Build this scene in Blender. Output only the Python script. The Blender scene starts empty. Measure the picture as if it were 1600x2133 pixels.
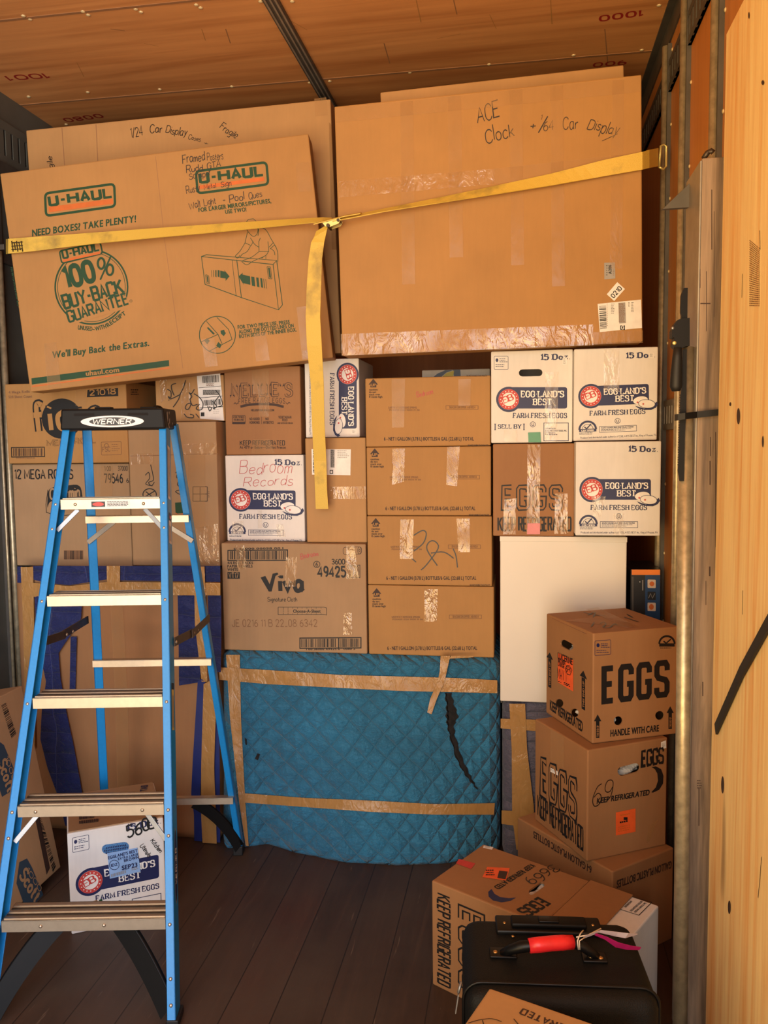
import bpy, bmesh, math, random
from mathutils import Vector, Matrix
from mathutils.geometry import tessellate_polygon
random.seed(7)
EXPOSURE = 0.38
SKY = 4.0
Y0 = -1.0                                                          # the open rear end of the trailer
SIDE = (-0.42, 0.38)
SKY_L, SKY_R = (0.86, 0.67, 0.42), (0.90, 1.12, 1.42)
GROUND_L, GROUND_R = (2.2, 1.34, 0.41), (1.6, 1.52, 1.44)

C = bpy.context.scene.collection
S = bpy.context.scene
R = math.radians

# ---------------------------------------------------------------- camera
FPX, IW, IH = 1725.0, 1600.0, 2133.0
CAM = Vector((0.796, 0.0, 1.52))
YAW, PITCH, ROLL = R(9.407), R(4.739), R(-0.7)
FW = Vector((-math.sin(YAW) * math.cos(PITCH), math.cos(YAW) * math.cos(PITCH), -math.sin(PITCH)))
_r = Vector((math.cos(YAW), math.sin(YAW), 0)); _u = _r.cross(FW)
RT = _r * math.cos(ROLL) + _u * math.sin(ROLL)
UP = _u * math.cos(ROLL) - _r * math.sin(ROLL)
cd = bpy.data.cameras.new('camera'); cam = bpy.data.objects.new('camera', cd); C.objects.link(cam)
cd.sensor_fit = 'VERTICAL'; cd.sensor_height = 36.0; cd.lens = FPX / IH * 36.0; cd.clip_start = 0.02
cam.matrix_world = Matrix(((RT.x, UP.x, -FW.x, CAM.x), (RT.y, UP.y, -FW.y, CAM.y), (RT.z, UP.z, -FW.z, CAM.z), (0, 0, 0, 1)))
S.camera = cam

def ray(px, py): return FW + RT * ((px - IW / 2) / FPX) - UP * ((py - IH / 2) / FPX)
def at_y(px, py, y): d = ray(px, py); return CAM + d * (y / d.y)
def at_z(px, py, z): d = ray(px, py); return CAM + d * ((z - CAM.z) / d.z)
def at_x(px, py, x): d = ray(px, py); return CAM + d * ((x - CAM.x) / d.x)
def at_plane(px, py, o, n): d = ray(px, py); return CAM + d * ((o - CAM).dot(n) / d.dot(n))

# ---------------------------------------------------------------- light
S.view_settings.view_transform = 'Standard'; S.view_settings.look = 'None'
S.view_settings.gamma = 1.0; S.view_settings.use_curve_mapping = False
S.view_settings.exposure = EXPOSURE
S.cycles.use_denoising = True
S.cycles.max_bounces = 10; S.cycles.diffuse_bounces = 6; S.cycles.sample_clamp_indirect = 6.0
W = bpy.data.worlds.new('daylight'); S.world = W; W.use_nodes = True
wn = W.node_tree.nodes; wl = W.node_tree.links
bg = wn['Background']; bg.inputs['Strength'].default_value = SKY
tc = wn.new('ShaderNodeTexCoord'); sx = wn.new('ShaderNodeSeparateXYZ'); wl.new(tc.outputs['Generated'], sx.inputs[0])
def wmap(out, lo, hi):
    m = wn.new('ShaderNodeMapRange'); m.inputs['From Min'].default_value = lo; m.inputs['From Max'].default_value = hi; wl.new(out, m.inputs['Value']); return m.outputs['Result']
def wmix(f, a, b):
    m = wn.new('ShaderNodeMix'); m.data_type = 'RGBA'; wl.new(f, m.inputs[0])
    for i, v in ((6, a), (7, b)):
        if isinstance(v, tuple): m.inputs[i].default_value = v + (1,)
        else: wl.new(v, m.inputs[i])
    return m.outputs[2]
side = wmap(sx.outputs['X'], *SIDE)                                # 0 towards the warm sunlit yard on the left, 1 towards the shade on the right
above = wmap(sx.outputs['Z'], -0.12, 0.12)
wl.new(wmix(above, wmix(side, GROUND_L, GROUND_R), wmix(side, SKY_L, SKY_R)), bg.inputs['Color'])
def light(name, kind, loc, direction, energy, color, **kw):
    l = bpy.data.lights.new(name, kind); l.energy = energy; l.color = color
    for k, v in kw.items(): setattr(l, k, v)
    o = bpy.data.objects.new(name, l); C.objects.link(o); o.location = loc
    o.rotation_euler = Vector(direction).to_track_quat('-Z', 'Y').to_euler(); return o
por = light('doorway_portal', 'AREA', (0.0125, Y0, 1.475), (0, 1, 0), 1.0, (1, 1, 1), shape='RECTANGLE', size=2.6, size_y=2.95)
por.data.cycles.is_portal = True

# ---------------------------------------------------------------- materials
def lin(c):
    if isinstance(c, str): c = [int(c[i:i + 2], 16) / 255 for i in (0, 2, 4)]
    else: c = [x / 255 for x in c]
    return tuple(x / 12.92 if x <= 0.04045 else ((x + 0.055) / 1.055) ** 2.4 for x in c) + (1,)
class NT:
    def __init__(s, name):
        s.m = bpy.data.materials.new(name); s.m.use_nodes = True
        s.n = s.m.node_tree.nodes; s.l = s.m.node_tree.links; s.b = s.n['Principled BSDF']
        s.co = s.n.new('ShaderNodeTexCoord').outputs['Object']
    def set(s, **kw):
        for k, v in kw.items(): s.b.inputs[k.replace('_', ' ')].default_value = v
        return s
    def lk(s, a, b): s.l.new(a, b); return s
    def mapping(s, scale=(1, 1, 1), rot=(0, 0, 0)):
        m = s.n.new('ShaderNodeMapping'); m.inputs['Scale'].default_value = scale; m.inputs['Rotation'].default_value = rot
        s.l.new(s.co, m.inputs['Vector']); return m.outputs[0]
    def noise(s, scale, detail=3, vec=None, rough=0.55, dist=0.0):
        t = s.n.new('ShaderNodeTexNoise'); t.inputs['Scale'].default_value = scale; t.inputs['Detail'].default_value = detail
        t.inputs['Roughness'].default_value = rough; t.inputs['Distortion'].default_value = dist
        s.l.new(vec or s.co, t.inputs['Vector']); return t.outputs['Fac']
    def ramp(s, fac, stops):
        r = s.n.new('ShaderNodeValToRGB'); e = r.color_ramp.elements
        while len(e) < len(stops): e.new(0.5)
        for i, (p, c) in enumerate(stops): e[i].position = p; e[i].color = c
        s.l.new(fac, r.inputs[0]); return r.outputs[0]
    def mix(s, fac, a, b, blend='MIX'):
        m = s.n.new('ShaderNodeMix'); m.data_type = 'RGBA'; m.blend_type = blend
        for k, v in (('Factor', fac), ('A', a), ('B', b)):
            i = [x for x in m.inputs if x.name == k and x.type == ('VALUE' if k == 'Factor' else 'RGBA')][0]
            if hasattr(v, 'is_linked'): s.l.new(v, i)
            else: i.default_value = v
        return [o for o in m.outputs if o.type == 'RGBA'][0]
    def math(s, op, a, b=0.0, c=None):
        m = s.n.new('ShaderNodeMath'); m.operation = op
        for i, v in enumerate((a, b) if c is None else (a, b, c)):
            if hasattr(v, 'is_linked'): s.l.new(v, m.inputs[i])
            else: m.inputs[i].default_value = v
        return m.outputs[0]
    def sep(s, vec=None):
        x = s.n.new('ShaderNodeSeparateXYZ'); s.l.new(vec or s.co, x.inputs[0]); return x.outputs
    def col(s, c):
        if hasattr(c, 'is_linked'): s.l.new(c, s.b.inputs['Base Color'])
        else: s.b.inputs['Base Color'].default_value = c
        return s
    def bump(s, h, strength=0.3, dist=0.01):
        b = s.n.new('ShaderNodeBump'); b.inputs['Strength'].default_value = strength; b.inputs['Distance'].default_value = dist
        s.l.new(h, b.inputs['Height']); s.l.new(b.outputs[0], s.b.inputs['Normal']); return s
def sc(c, k): return tuple(x * k for x in c[:3]) + (1,)
M = {}
def cardboard(name, c, bumpk=0.12):
    t = NT(name); c = lin(c)
    blot = t.noise(5, 4); fib = t.noise(90, 2, t.mapping((1, 1, 0.12)))
    a = t.ramp(blot, [(0.3, sc(c, 0.9)), (0.7, sc(c, 1.07))])
    t.col(t.mix(0.16, a, t.ramp(fib, [(0.3, sc(c, 0.85)), (0.7, sc(c, 1.1))]))).set(Roughness=0.72)
    z = t.noise(3.5, 3); t.bump(t.math('ADD', t.math('MULTIPLY', fib, 0.1), z), bumpk, 0.012); M[name] = t.m
def plain(name, c, rough=0.6, metal=0.0, var=0.08, scale=30, bump=0.0, **kw):
    t = NT(name); c = lin(c); n = t.noise(scale, 3)
    t.col(t.ramp(n, [(0.3, sc(c, 1 - var)), (0.7, sc(c, 1 + var))])).set(Roughness=rough, Metallic=metal, **kw)
    if bump: t.bump(n, bump, 0.004)
    M[name] = t.m; return t
cardboard('kraft', (176, 134, 84)); cardboard('kraft_warm', (170, 125, 70)); cardboard('kraft_grey', (164, 131, 94))
cardboard('kraft_dark', (150, 108, 72)); cardboard('kraft_egg', (154, 109, 68))
cardboard('white_card', (226, 222, 216), 0.06)
plain('kraft_edge', (150, 108, 70), 0.8)
plain('ink_black', (15, 13, 13), 0.6); plain('ink_brown', (58, 38, 30), 0.65); plain('ink_navy', (20, 28, 78), 0.5)
plain('ink_green', (12, 62, 28), 0.6); plain('ink_orange', (200, 102, 34), 0.6); plain('ink_red', (196, 62, 56), 0.55)
plain('ink_teal', (38, 62, 82), 0.6); plain('ink_faint', (128, 92, 62), 0.7); plain('pen_red', (186, 62, 66), 0.5)
plain('pen_black', (14, 12, 12), 0.45); plain('ink_white', (236, 232, 226), 0.5); plain('stamp_red', (150, 30, 24), 0.7)
plain('label_white', (228, 224, 218), 0.45); plain('label_orange', (236, 96, 40), 0.5); plain('label_blue', (140, 176, 222), 0.45)
plain('label_yellow', (206, 190, 60), 0.45); plain('label_grey', (150, 146, 140), 0.5)
plain('tape_green', (40, 130, 70), 0.3); plain('tape_red', (226, 40, 44), 0.35); plain('tape_pink', (214, 120, 120), 0.4)
plain('dark_gap', (20, 16, 14), 0.9)
def tape(name, c, cover, gloss, rough, bs, scale):
    t = NT(name); c = lin(c); n = t.noise(scale, 3, t.mapping((1.5, 1.5, 0.8), (0, 0.5, 0)), 0.55, 1.1); n2 = t.noise(scale * 3.0, 2, t.mapping((1, 1, 0.4)))
    t.col(t.ramp(n, [(0.3, sc(c, 0.92)), (0.7, sc(c, 1.06))])).set(Roughness=0.5, Specular_IOR_Level=0.2)
    h = t.math('ADD', n, t.math('MULTIPLY', n2, 0.35)); t.bump(h, bs * 0.4, 0.012)
    out = t.n['Material Output']; tr = t.n.new('ShaderNodeBsdfTransparent'); mx = t.n.new('ShaderNodeMixShader'); mx.inputs[0].default_value = cover
    t.l.new(tr.outputs[0], mx.inputs[1]); t.l.new(t.b.outputs[0], mx.inputs[2])
    gl = t.n.new('ShaderNodeBsdfGlossy'); gl.inputs['Roughness'].default_value = rough; bp = t.n.new('ShaderNodeBump'); bp.inputs['Strength'].default_value = bs; bp.inputs['Distance'].default_value = 0.012
    t.l.new(h, bp.inputs['Height']); t.l.new(bp.outputs[0], gl.inputs['Normal'])
    m2 = t.n.new('ShaderNodeMixShader'); patchy = t.noise(9, 2); t.l.new(t.math('MULTIPLY', t.ramp(patchy, [(0.4, (0.25, 0.25, 0.25, 1)), (0.66, (1, 1, 1, 1))]), gloss), m2.inputs[0]); t.l.new(mx.outputs[0], m2.inputs[1]); t.l.new(gl.outputs[0], m2.inputs[2]); t.l.new(m2.outputs[0], out.inputs[0]); M[name] = t.m
tape('clear_tape', (206, 162, 108), 0.22, 0.025, 0.2, 0.12, 16); tape('crinkled_tape', (206, 158, 100), 0.26, 0.10, 0.14, 0.6, 15); tape('white_tape', (238, 220, 194), 0.16, 0.07, 0.14, 0.6, 17)
tape('brown_tape', (168, 125, 70), 1.0, 0.05, 0.2, 0.5, 22)
def wood(name, c1, c2, scale, axis, rough, knots=False, grain=1.0):
    t = NT(name); m = [1, 1, 1]; m[axis] = 0.06
    v = t.mapping(tuple(scale * x for x in m))
    n = t.noise(1.0, 6, v, 0.6, 0.8 * grain); n2 = t.noise(6.0, 3, v, 0.6)
    a = t.ramp(n, [(0.32, lin(c1)), (0.52, sc(lin(c2), 0.92)), (0.7, lin(c2))])
    a = t.mix(0.35, a, t.ramp(n2, [(0.3, sc(lin(c1), 0.9)), (0.7, lin(c2))]))
    if knots:
        k = t.noise(2.2, 2, t.mapping((1, 1.6, 0.55)))
        a = t.mix(t.ramp(k, [(0.71, (0, 0, 0, 1)), (0.76, (1, 1, 1, 1))]), a, lin((96, 52, 22)))
    t.col(a).set(Roughness=rough); t.bump(n2, 0.15, 0.004); M[name] = t.m; return t
wood('new_plywood', (230, 158, 80), (255, 226, 162), 11, 2, 0.55, True, 1.6)
wood('ceiling_ply', (176, 112, 62), (226, 162, 102), 3.2, 0, 0.42, False, 3.0)
wood('wall_ply', (176, 108, 50), (206, 134, 68), 5, 2, 0.4)
wood('grey_wood', (86, 72, 62), (158, 134, 112), 22, 2, 0.75, False, 1.3)
def floor_mat():
    t = NT('floor_planks'); o = t.sep()
    bx = t.math('FRACT', t.math('DIVIDE', t.math('ADD', o[0], 5.0), 0.135)); idx = t.math('FLOOR', t.math('DIVIDE', t.math('ADD', o[0], 5.0), 0.135))
    gap = t.math('LESS_THAN', bx, 0.025)
    w = t.n.new('ShaderNodeTexWhiteNoise'); w.noise_dimensions = '1D'; t.l.new(idx, w.inputs['W'])
    n = t.noise(1.0, 6, t.mapping((26, 2.0, 1)), 0.65, 0.6); n2 = t.noise(3.0, 5)
    a = t.ramp(n, [(0.3, lin((40, 28, 22))), (0.55, lin((70, 49, 38))), (0.78, lin((104, 78, 60)))])
    a = t.mix(0.55, a, t.ramp(w.outputs['Value'], [(0, lin((50, 36, 29))), (0.6, lin((70, 51, 40))), (1, lin((86, 50, 36)))]))
    a = t.mix(t.ramp(n2, [(0.35, (0, 0, 0, 1)), (0.75, (1, 1, 1, 1))]), a, lin((76, 63, 52)))
    sr = t.noise(1.0, 4, t.mapping((60, 5, 1), (0, 0, 0.5)))
    a = t.mix(t.ramp(sr, [(0.68, (0, 0, 0, 1)), (0.74, (0.5, 0.5, 0.5, 1))]), a, lin((140, 120, 100)))
    t.col(t.mix(gap, a, lin((34, 25, 20)))).set(Roughness=0.5); t.bump(t.math('SUBTRACT', n, t.math('MULTIPLY', gap, 2.0)), 0.25, 0.004); M['floor_planks'] = t.m
floor_mat()
plain('steel_dark', (84, 80, 74), 0.5, 0.3, 0.2, 12); plain('steel', (150, 142, 130), 0.42, 0.4, 0.15, 20, 0.1)
plain('galvanised', (176, 162, 132), 0.36, 0.5, 0.22, 45, 0.15); plain('liner_grey', (104, 106, 98), 0.55, 0.3, 0.15, 6)
plain('rivet', (226, 206, 160), 0.35, 0.3); plain('aluminium', (196, 180, 158), 0.4, 0.85, 0.05, 60); plain('zinc_strap', (150, 152, 154), 0.42, 0.8)
plain('ladder_blue', (22, 134, 206), 0.36, 0, 0.05, 120, 0.05); plain('black_plastic', (13, 12, 12), 0.5, Specular_IOR_Level=0.2); plain('black_rubber', (20, 19, 19), 0.6)
plain('dark_iron', (72, 60, 48), 0.45, 0.5, 0.2); plain('brass', (206, 164, 104), 0.3, 0.9); plain('luggage', (15, 17, 18), 0.55, 0, 0.15, 400, 0.3, Specular_IOR_Level=0.25)
plain('luggage_trim', (12, 12, 13), 0.4, 0, 0.1, Specular_IOR_Level=0.3); plain('cabinet_white', (222, 214, 200), 0.42, 0, 0.03, 3)
plain('zinc_yellow', (214, 200, 130), 0.35, 0.6); plain('paper_tag', (206, 190, 190), 0.6); plain('magenta', (176, 26, 98), 0.5)
plain('electro_blue', (24, 62, 104), 0.4); plain('electro_black', (18, 20, 24), 0.4); plain('electro_orange', (240, 132, 40), 0.45)
plain('string', (226, 212, 190), 0.8); plain('blue_mesh', (70, 120, 170), 0.6, 0, 0.5, 300); plain('packing_paper', (206, 196, 184), 0.7); plain('foil', (206, 190, 170), 0.35)
plain('torn_lining', (26, 24, 24), 0.95, 0, 0.4, 60, 0.8)
def webbing():
    t = NT('webbing_yellow'); n = t.noise(9, 4); c = lin((214, 180, 76))
    a = t.mix(t.ramp(n, [(0.56, (0, 0, 0, 1)), (0.75, (0.75, 0.75, 0.75, 1))]), c, lin((112, 98, 62)))
    f = t.noise(420, 1); t.col(a).set(Roughness=0.55); t.bump(f, 0.4, 0.003); M['webbing_yellow'] = t.m
    plain('thread_dark', (52, 40, 24), 0.8)
webbing()
def quilt(name, c, pitch, wr, sq=False, stitch=1.5):
    t = NT(name); o = t.sep(); c = lin(c)
    u = t.math('ADD', o[0], t.math('MULTIPLY', o[1], 0.9))
    wob = t.math('MULTIPLY', t.math('SUBTRACT', t.noise(5, 2), 0.5), 0.05)
    a = t.math('DIVIDE', t.math('ADD', t.math('ADD', u, o[2]), wob), pitch); b = t.math('DIVIDE', t.math('SUBTRACT', t.math('SUBTRACT', u, o[2]), wob), pitch)
    if sq: a = t.math('DIVIDE', t.math('ADD', o[2], wob), pitch); b = t.math('DIVIDE', t.math('ADD', u, wob), pitch * 2)
    pa = t.math('ABSOLUTE', t.math('SUBTRACT', t.math('FRACT', t.math('ADD', a, 50.0)), 0.5)); pb = t.math('ABSOLUTE', t.math('SUBTRACT', t.math('FRACT', t.math('ADD', b, 50.0)), 0.5))
    mx = t.math('MAXIMUM', pa, pb)
    pil = t.math('POWER', t.math('SUBTRACT', 0.5, mx), 0.5)
    st = t.math('GREATER_THAN', mx, 0.488)
    n = t.noise(16, 5, None, 0.6, 0.7); big = t.noise(4, 3); v = t.mapping((1, 1, 1.7)); n3 = t.noise(34, 3, v, 0.6, 1.2)
    cc = t.ramp(big, [(0.3, sc(c, 0.78)), (0.7, sc(c, 1.15))]); cc = t.mix(t.ramp(n, [(0.62, (0, 0, 0, 1)), (0.8, (0.6, 0.6, 0.6, 1))]), cc, sc(c, 0.5))
    t.col(t.mix(t.math('MULTIPLY', st, 0.55), cc, sc(c, stitch * 1.6))).set(Roughness=0.7)
    t.b.inputs['Sheen Weight'].default_value = 0.15
    t.bump(t.math('ADD', t.math('MULTIPLY', pil, 1.7), t.math('ADD', t.math('MULTIPLY', n, wr), t.math('MULTIPLY', n3, wr * 0.55))), 0.85, 0.022); M[name] = t.m
quilt('quilt_teal', (36, 114, 150), 0.083, 1.2, False, 1.3); quilt('quilt_blue', (17, 32, 92), 0.08, 0.8, True); quilt('quilt_purple', (86, 82, 96), 0.11, 0.8, True)
plain('hem_blue', (18, 34, 100), 0.6)

# ---------------------------------------------------------------- mesh helpers
class MB:
    def __init__(s): s.bm = bmesh.new(); s.mats = []
    def mi(s, m):
        if m not in s.mats: s.mats.append(m)
        return s.mats.index(m)
    def poly(s, pts, m, smooth=False):
        vs = [s.bm.verts.new(p) for p in pts]
        try: f = s.bm.faces.new(vs); f.material_index = s.mi(m); f.smooth = smooth
        except ValueError: pass
    def box(s, o, a, b, c, m, bev=0.0):       # o corner, a/b/c edge vectors
        o, a, b, c = map(Vector, (o, a, b, c))
        if a.cross(b).dot(c) < 0: a, b = b, a
        n0 = len(s.bm.faces)
        v = [s.bm.verts.new(o + a * i + b * j + c * k) for k in (0, 1) for j in (0, 1) for i in (0, 1)]
        fs = []
        for q in ((0, 2, 3, 1), (4, 5, 7, 6), (0, 1, 5, 4), (2, 6, 7, 3), (0, 4, 6, 2), (1, 3, 7, 5)):
            f = s.bm.faces.new([v[i] for i in q]); f.material_index = s.mi(m); fs.append(f)
        if bev:
            es = {e for f in fs for e in f.edges}
            bmesh.ops.bevel(s.bm, geom=list(es), offset=bev, segments=2, profile=0.5, affect='EDGES', material=-1)
        return s
    def cbox(s, c, x, y, z, m, bev=0.0):
        c, x, y, z = map(Vector, (c, x, y, z)); return s.box(c - x / 2 - y / 2 - z / 2, x, y, z, m, bev)
    def prism(s, pts, ext, m):                # closed outline + extrusion vector
        pts = [Vector(p) for p in pts]; ext = Vector(ext); k = len(pts)
        nn = Vector((0, 0, 0))
        for i in range(k): nn += pts[i].cross(pts[(i + 1) % k])
        if nn.dot(ext) > 0: pts.reverse()
        a = [s.bm.verts.new(p) for p in pts]; b = [s.bm.verts.new(p + ext) for p in pts]; i_ = s.mi(m)
        tri = tessellate_polygon([pts])
        for t in tri:
            for loop, vs in ((t, a), (t, b)):
                p = [vs[i] for i in loop]
                nrm = (p[1].co - p[0].co).cross(p[2].co - p[0].co)
                want = -ext if vs is a else ext
                if nrm.dot(want) < 0: p.reverse()
                try: s.bm.faces.new(p).material_index = i_
                except ValueError: pass
        for i in range(k):
            j = (i + 1) % k
            s.bm.faces.new((a[j], a[i], b[i], b[j])).material_index = i_
        return s
    def tube(s, path, r, m, n=10, cap=True, closed=False):
        path = [Vector(p) for p in path]; k = len(path); rs = r if isinstance(r, (list, tuple)) else [r] * k
        i_ = s.mi(m); rings = []; up = None
        for i, p in enumerate(path):
            t = (path[min(i + 1, k - 1)] - path[max(i - 1, 0)]).normalized()
            if up is None: up = t.orthogonal().normalized()
            up = (up - t * up.dot(t)).normalized(); sd = t.cross(up)
            rings.append([s.bm.verts.new(p + (up * math.cos(a) + sd * math.sin(a)) * rs[i]) for a in [2 * math.pi * q / n for q in range(n)]])
        for i in range(k - 1):
            for q in range(n):
                f = s.bm.faces.new((rings[i][q], rings[i][(q + 1) % n], rings[i + 1][(q + 1) % n], rings[i + 1][q])); f.material_index = i_; f.smooth = True
        if cap:
            s.bm.faces.new(rings[0][::-1]).material_index = i_; s.bm.faces.new(rings[-1]).material_index = i_
        return s
    def cyl(s, c, axis, r, h, m, n=16):
        c, axis = Vector(c), Vector(axis).normalized(); return s.tube([c, c + axis * h], r, m, n)
    def dome(s, c, axis, r, h, m, n=8):
        c, axis = Vector(c), Vector(axis).normalized()
        return s.tube([c + axis * (h * q) for q in (0, 0.5, 0.85, 1.0)], [r, r * 0.87, r * 0.53, r * 0.1], m, n)
    def ribbon(s, ctr, wid, th, m):           # ctr points, wid vectors (full width), thickness vectors
        i_ = s.mi(m); rg = []
        for c, w, t in zip(ctr, wid, th):
            c, w, t = Vector(c), Vector(w), Vector(t)
            rg.append([s.bm.verts.new(c + w * a / 2 + t * b / 2) for a, b in ((-1, -1), (1, -1), (1, 1), (-1, 1))])
        for a, b in zip(rg, rg[1:]):
            for q in range(4): f = s.bm.faces.new((a[q], a[(q + 1) % 4], b[(q + 1) % 4], b[q])); f.material_index = i_
        s.bm.faces.new(rg[0][::-1]).material_index = i_; s.bm.faces.new(rg[-1]).material_index = i_
        return s
    def grid(s, fn, nu, nv, m, smooth=True, flip=False, closed_u=False):
        i_ = s.mi(m); V = [[s.bm.verts.new(fn(i / nu, j / nv)) for j in range(nv + 1)] for i in range(nu + (0 if closed_u else 1))]
        k = len(V)
        for i in range(nu):
            for j in range(nv):
                q = [V[i][j], V[(i + 1) % k][j], V[(i + 1) % k][j + 1], V[i][j + 1]]
                if flip: q.reverse()
                f = s.bm.faces.new(q); f.material_index = i_; f.smooth = smooth
        return s
    def build(s, name, parent=None, recalc=True, smooth_all=False):
        if recalc: bmesh.ops.recalc_face_normals(s.bm, faces=[f for f in s.bm.faces if len(f.edges[0].link_faces) > 1])
        org = Vector((0, 0, 0)); p = parent
        while p is not None: org += p.location; p = p.parent
        if parent is None:
            zs = [v.co for v in s.bm.verts]; lo = Vector([min(c[i] for c in zs) for i in range(3)]); hi = Vector([max(c[i] for c in zs) for i in range(3)])
            org = Vector(((lo.x + hi.x) / 2, (lo.y + hi.y) / 2, lo.z))
        for v in s.bm.verts: v.co -= org
        me = bpy.data.meshes.new(name); s.bm.to_mesh(me); s.bm.free()
        for k in s.mats: me.materials.append(M[k])
        o = bpy.data.objects.new(name, me); C.objects.link(o)
        if parent is None: o.location = org
        else: o.parent = parent
        return o
def tag(o, label, cat, group=None):
    o['label'] = label; o['category'] = cat
    if group: o['group'] = group
    return o
def thing(name, loc, label, cat, group=None):
    o = bpy.data.objects.new(name, None); C.objects.link(o); o.location = loc; o.empty_display_size = 0.05
    return tag(o, label, cat, group)
def struct(mb, name): o = mb.build(name); o['kind'] = 'structure'; return o

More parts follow.
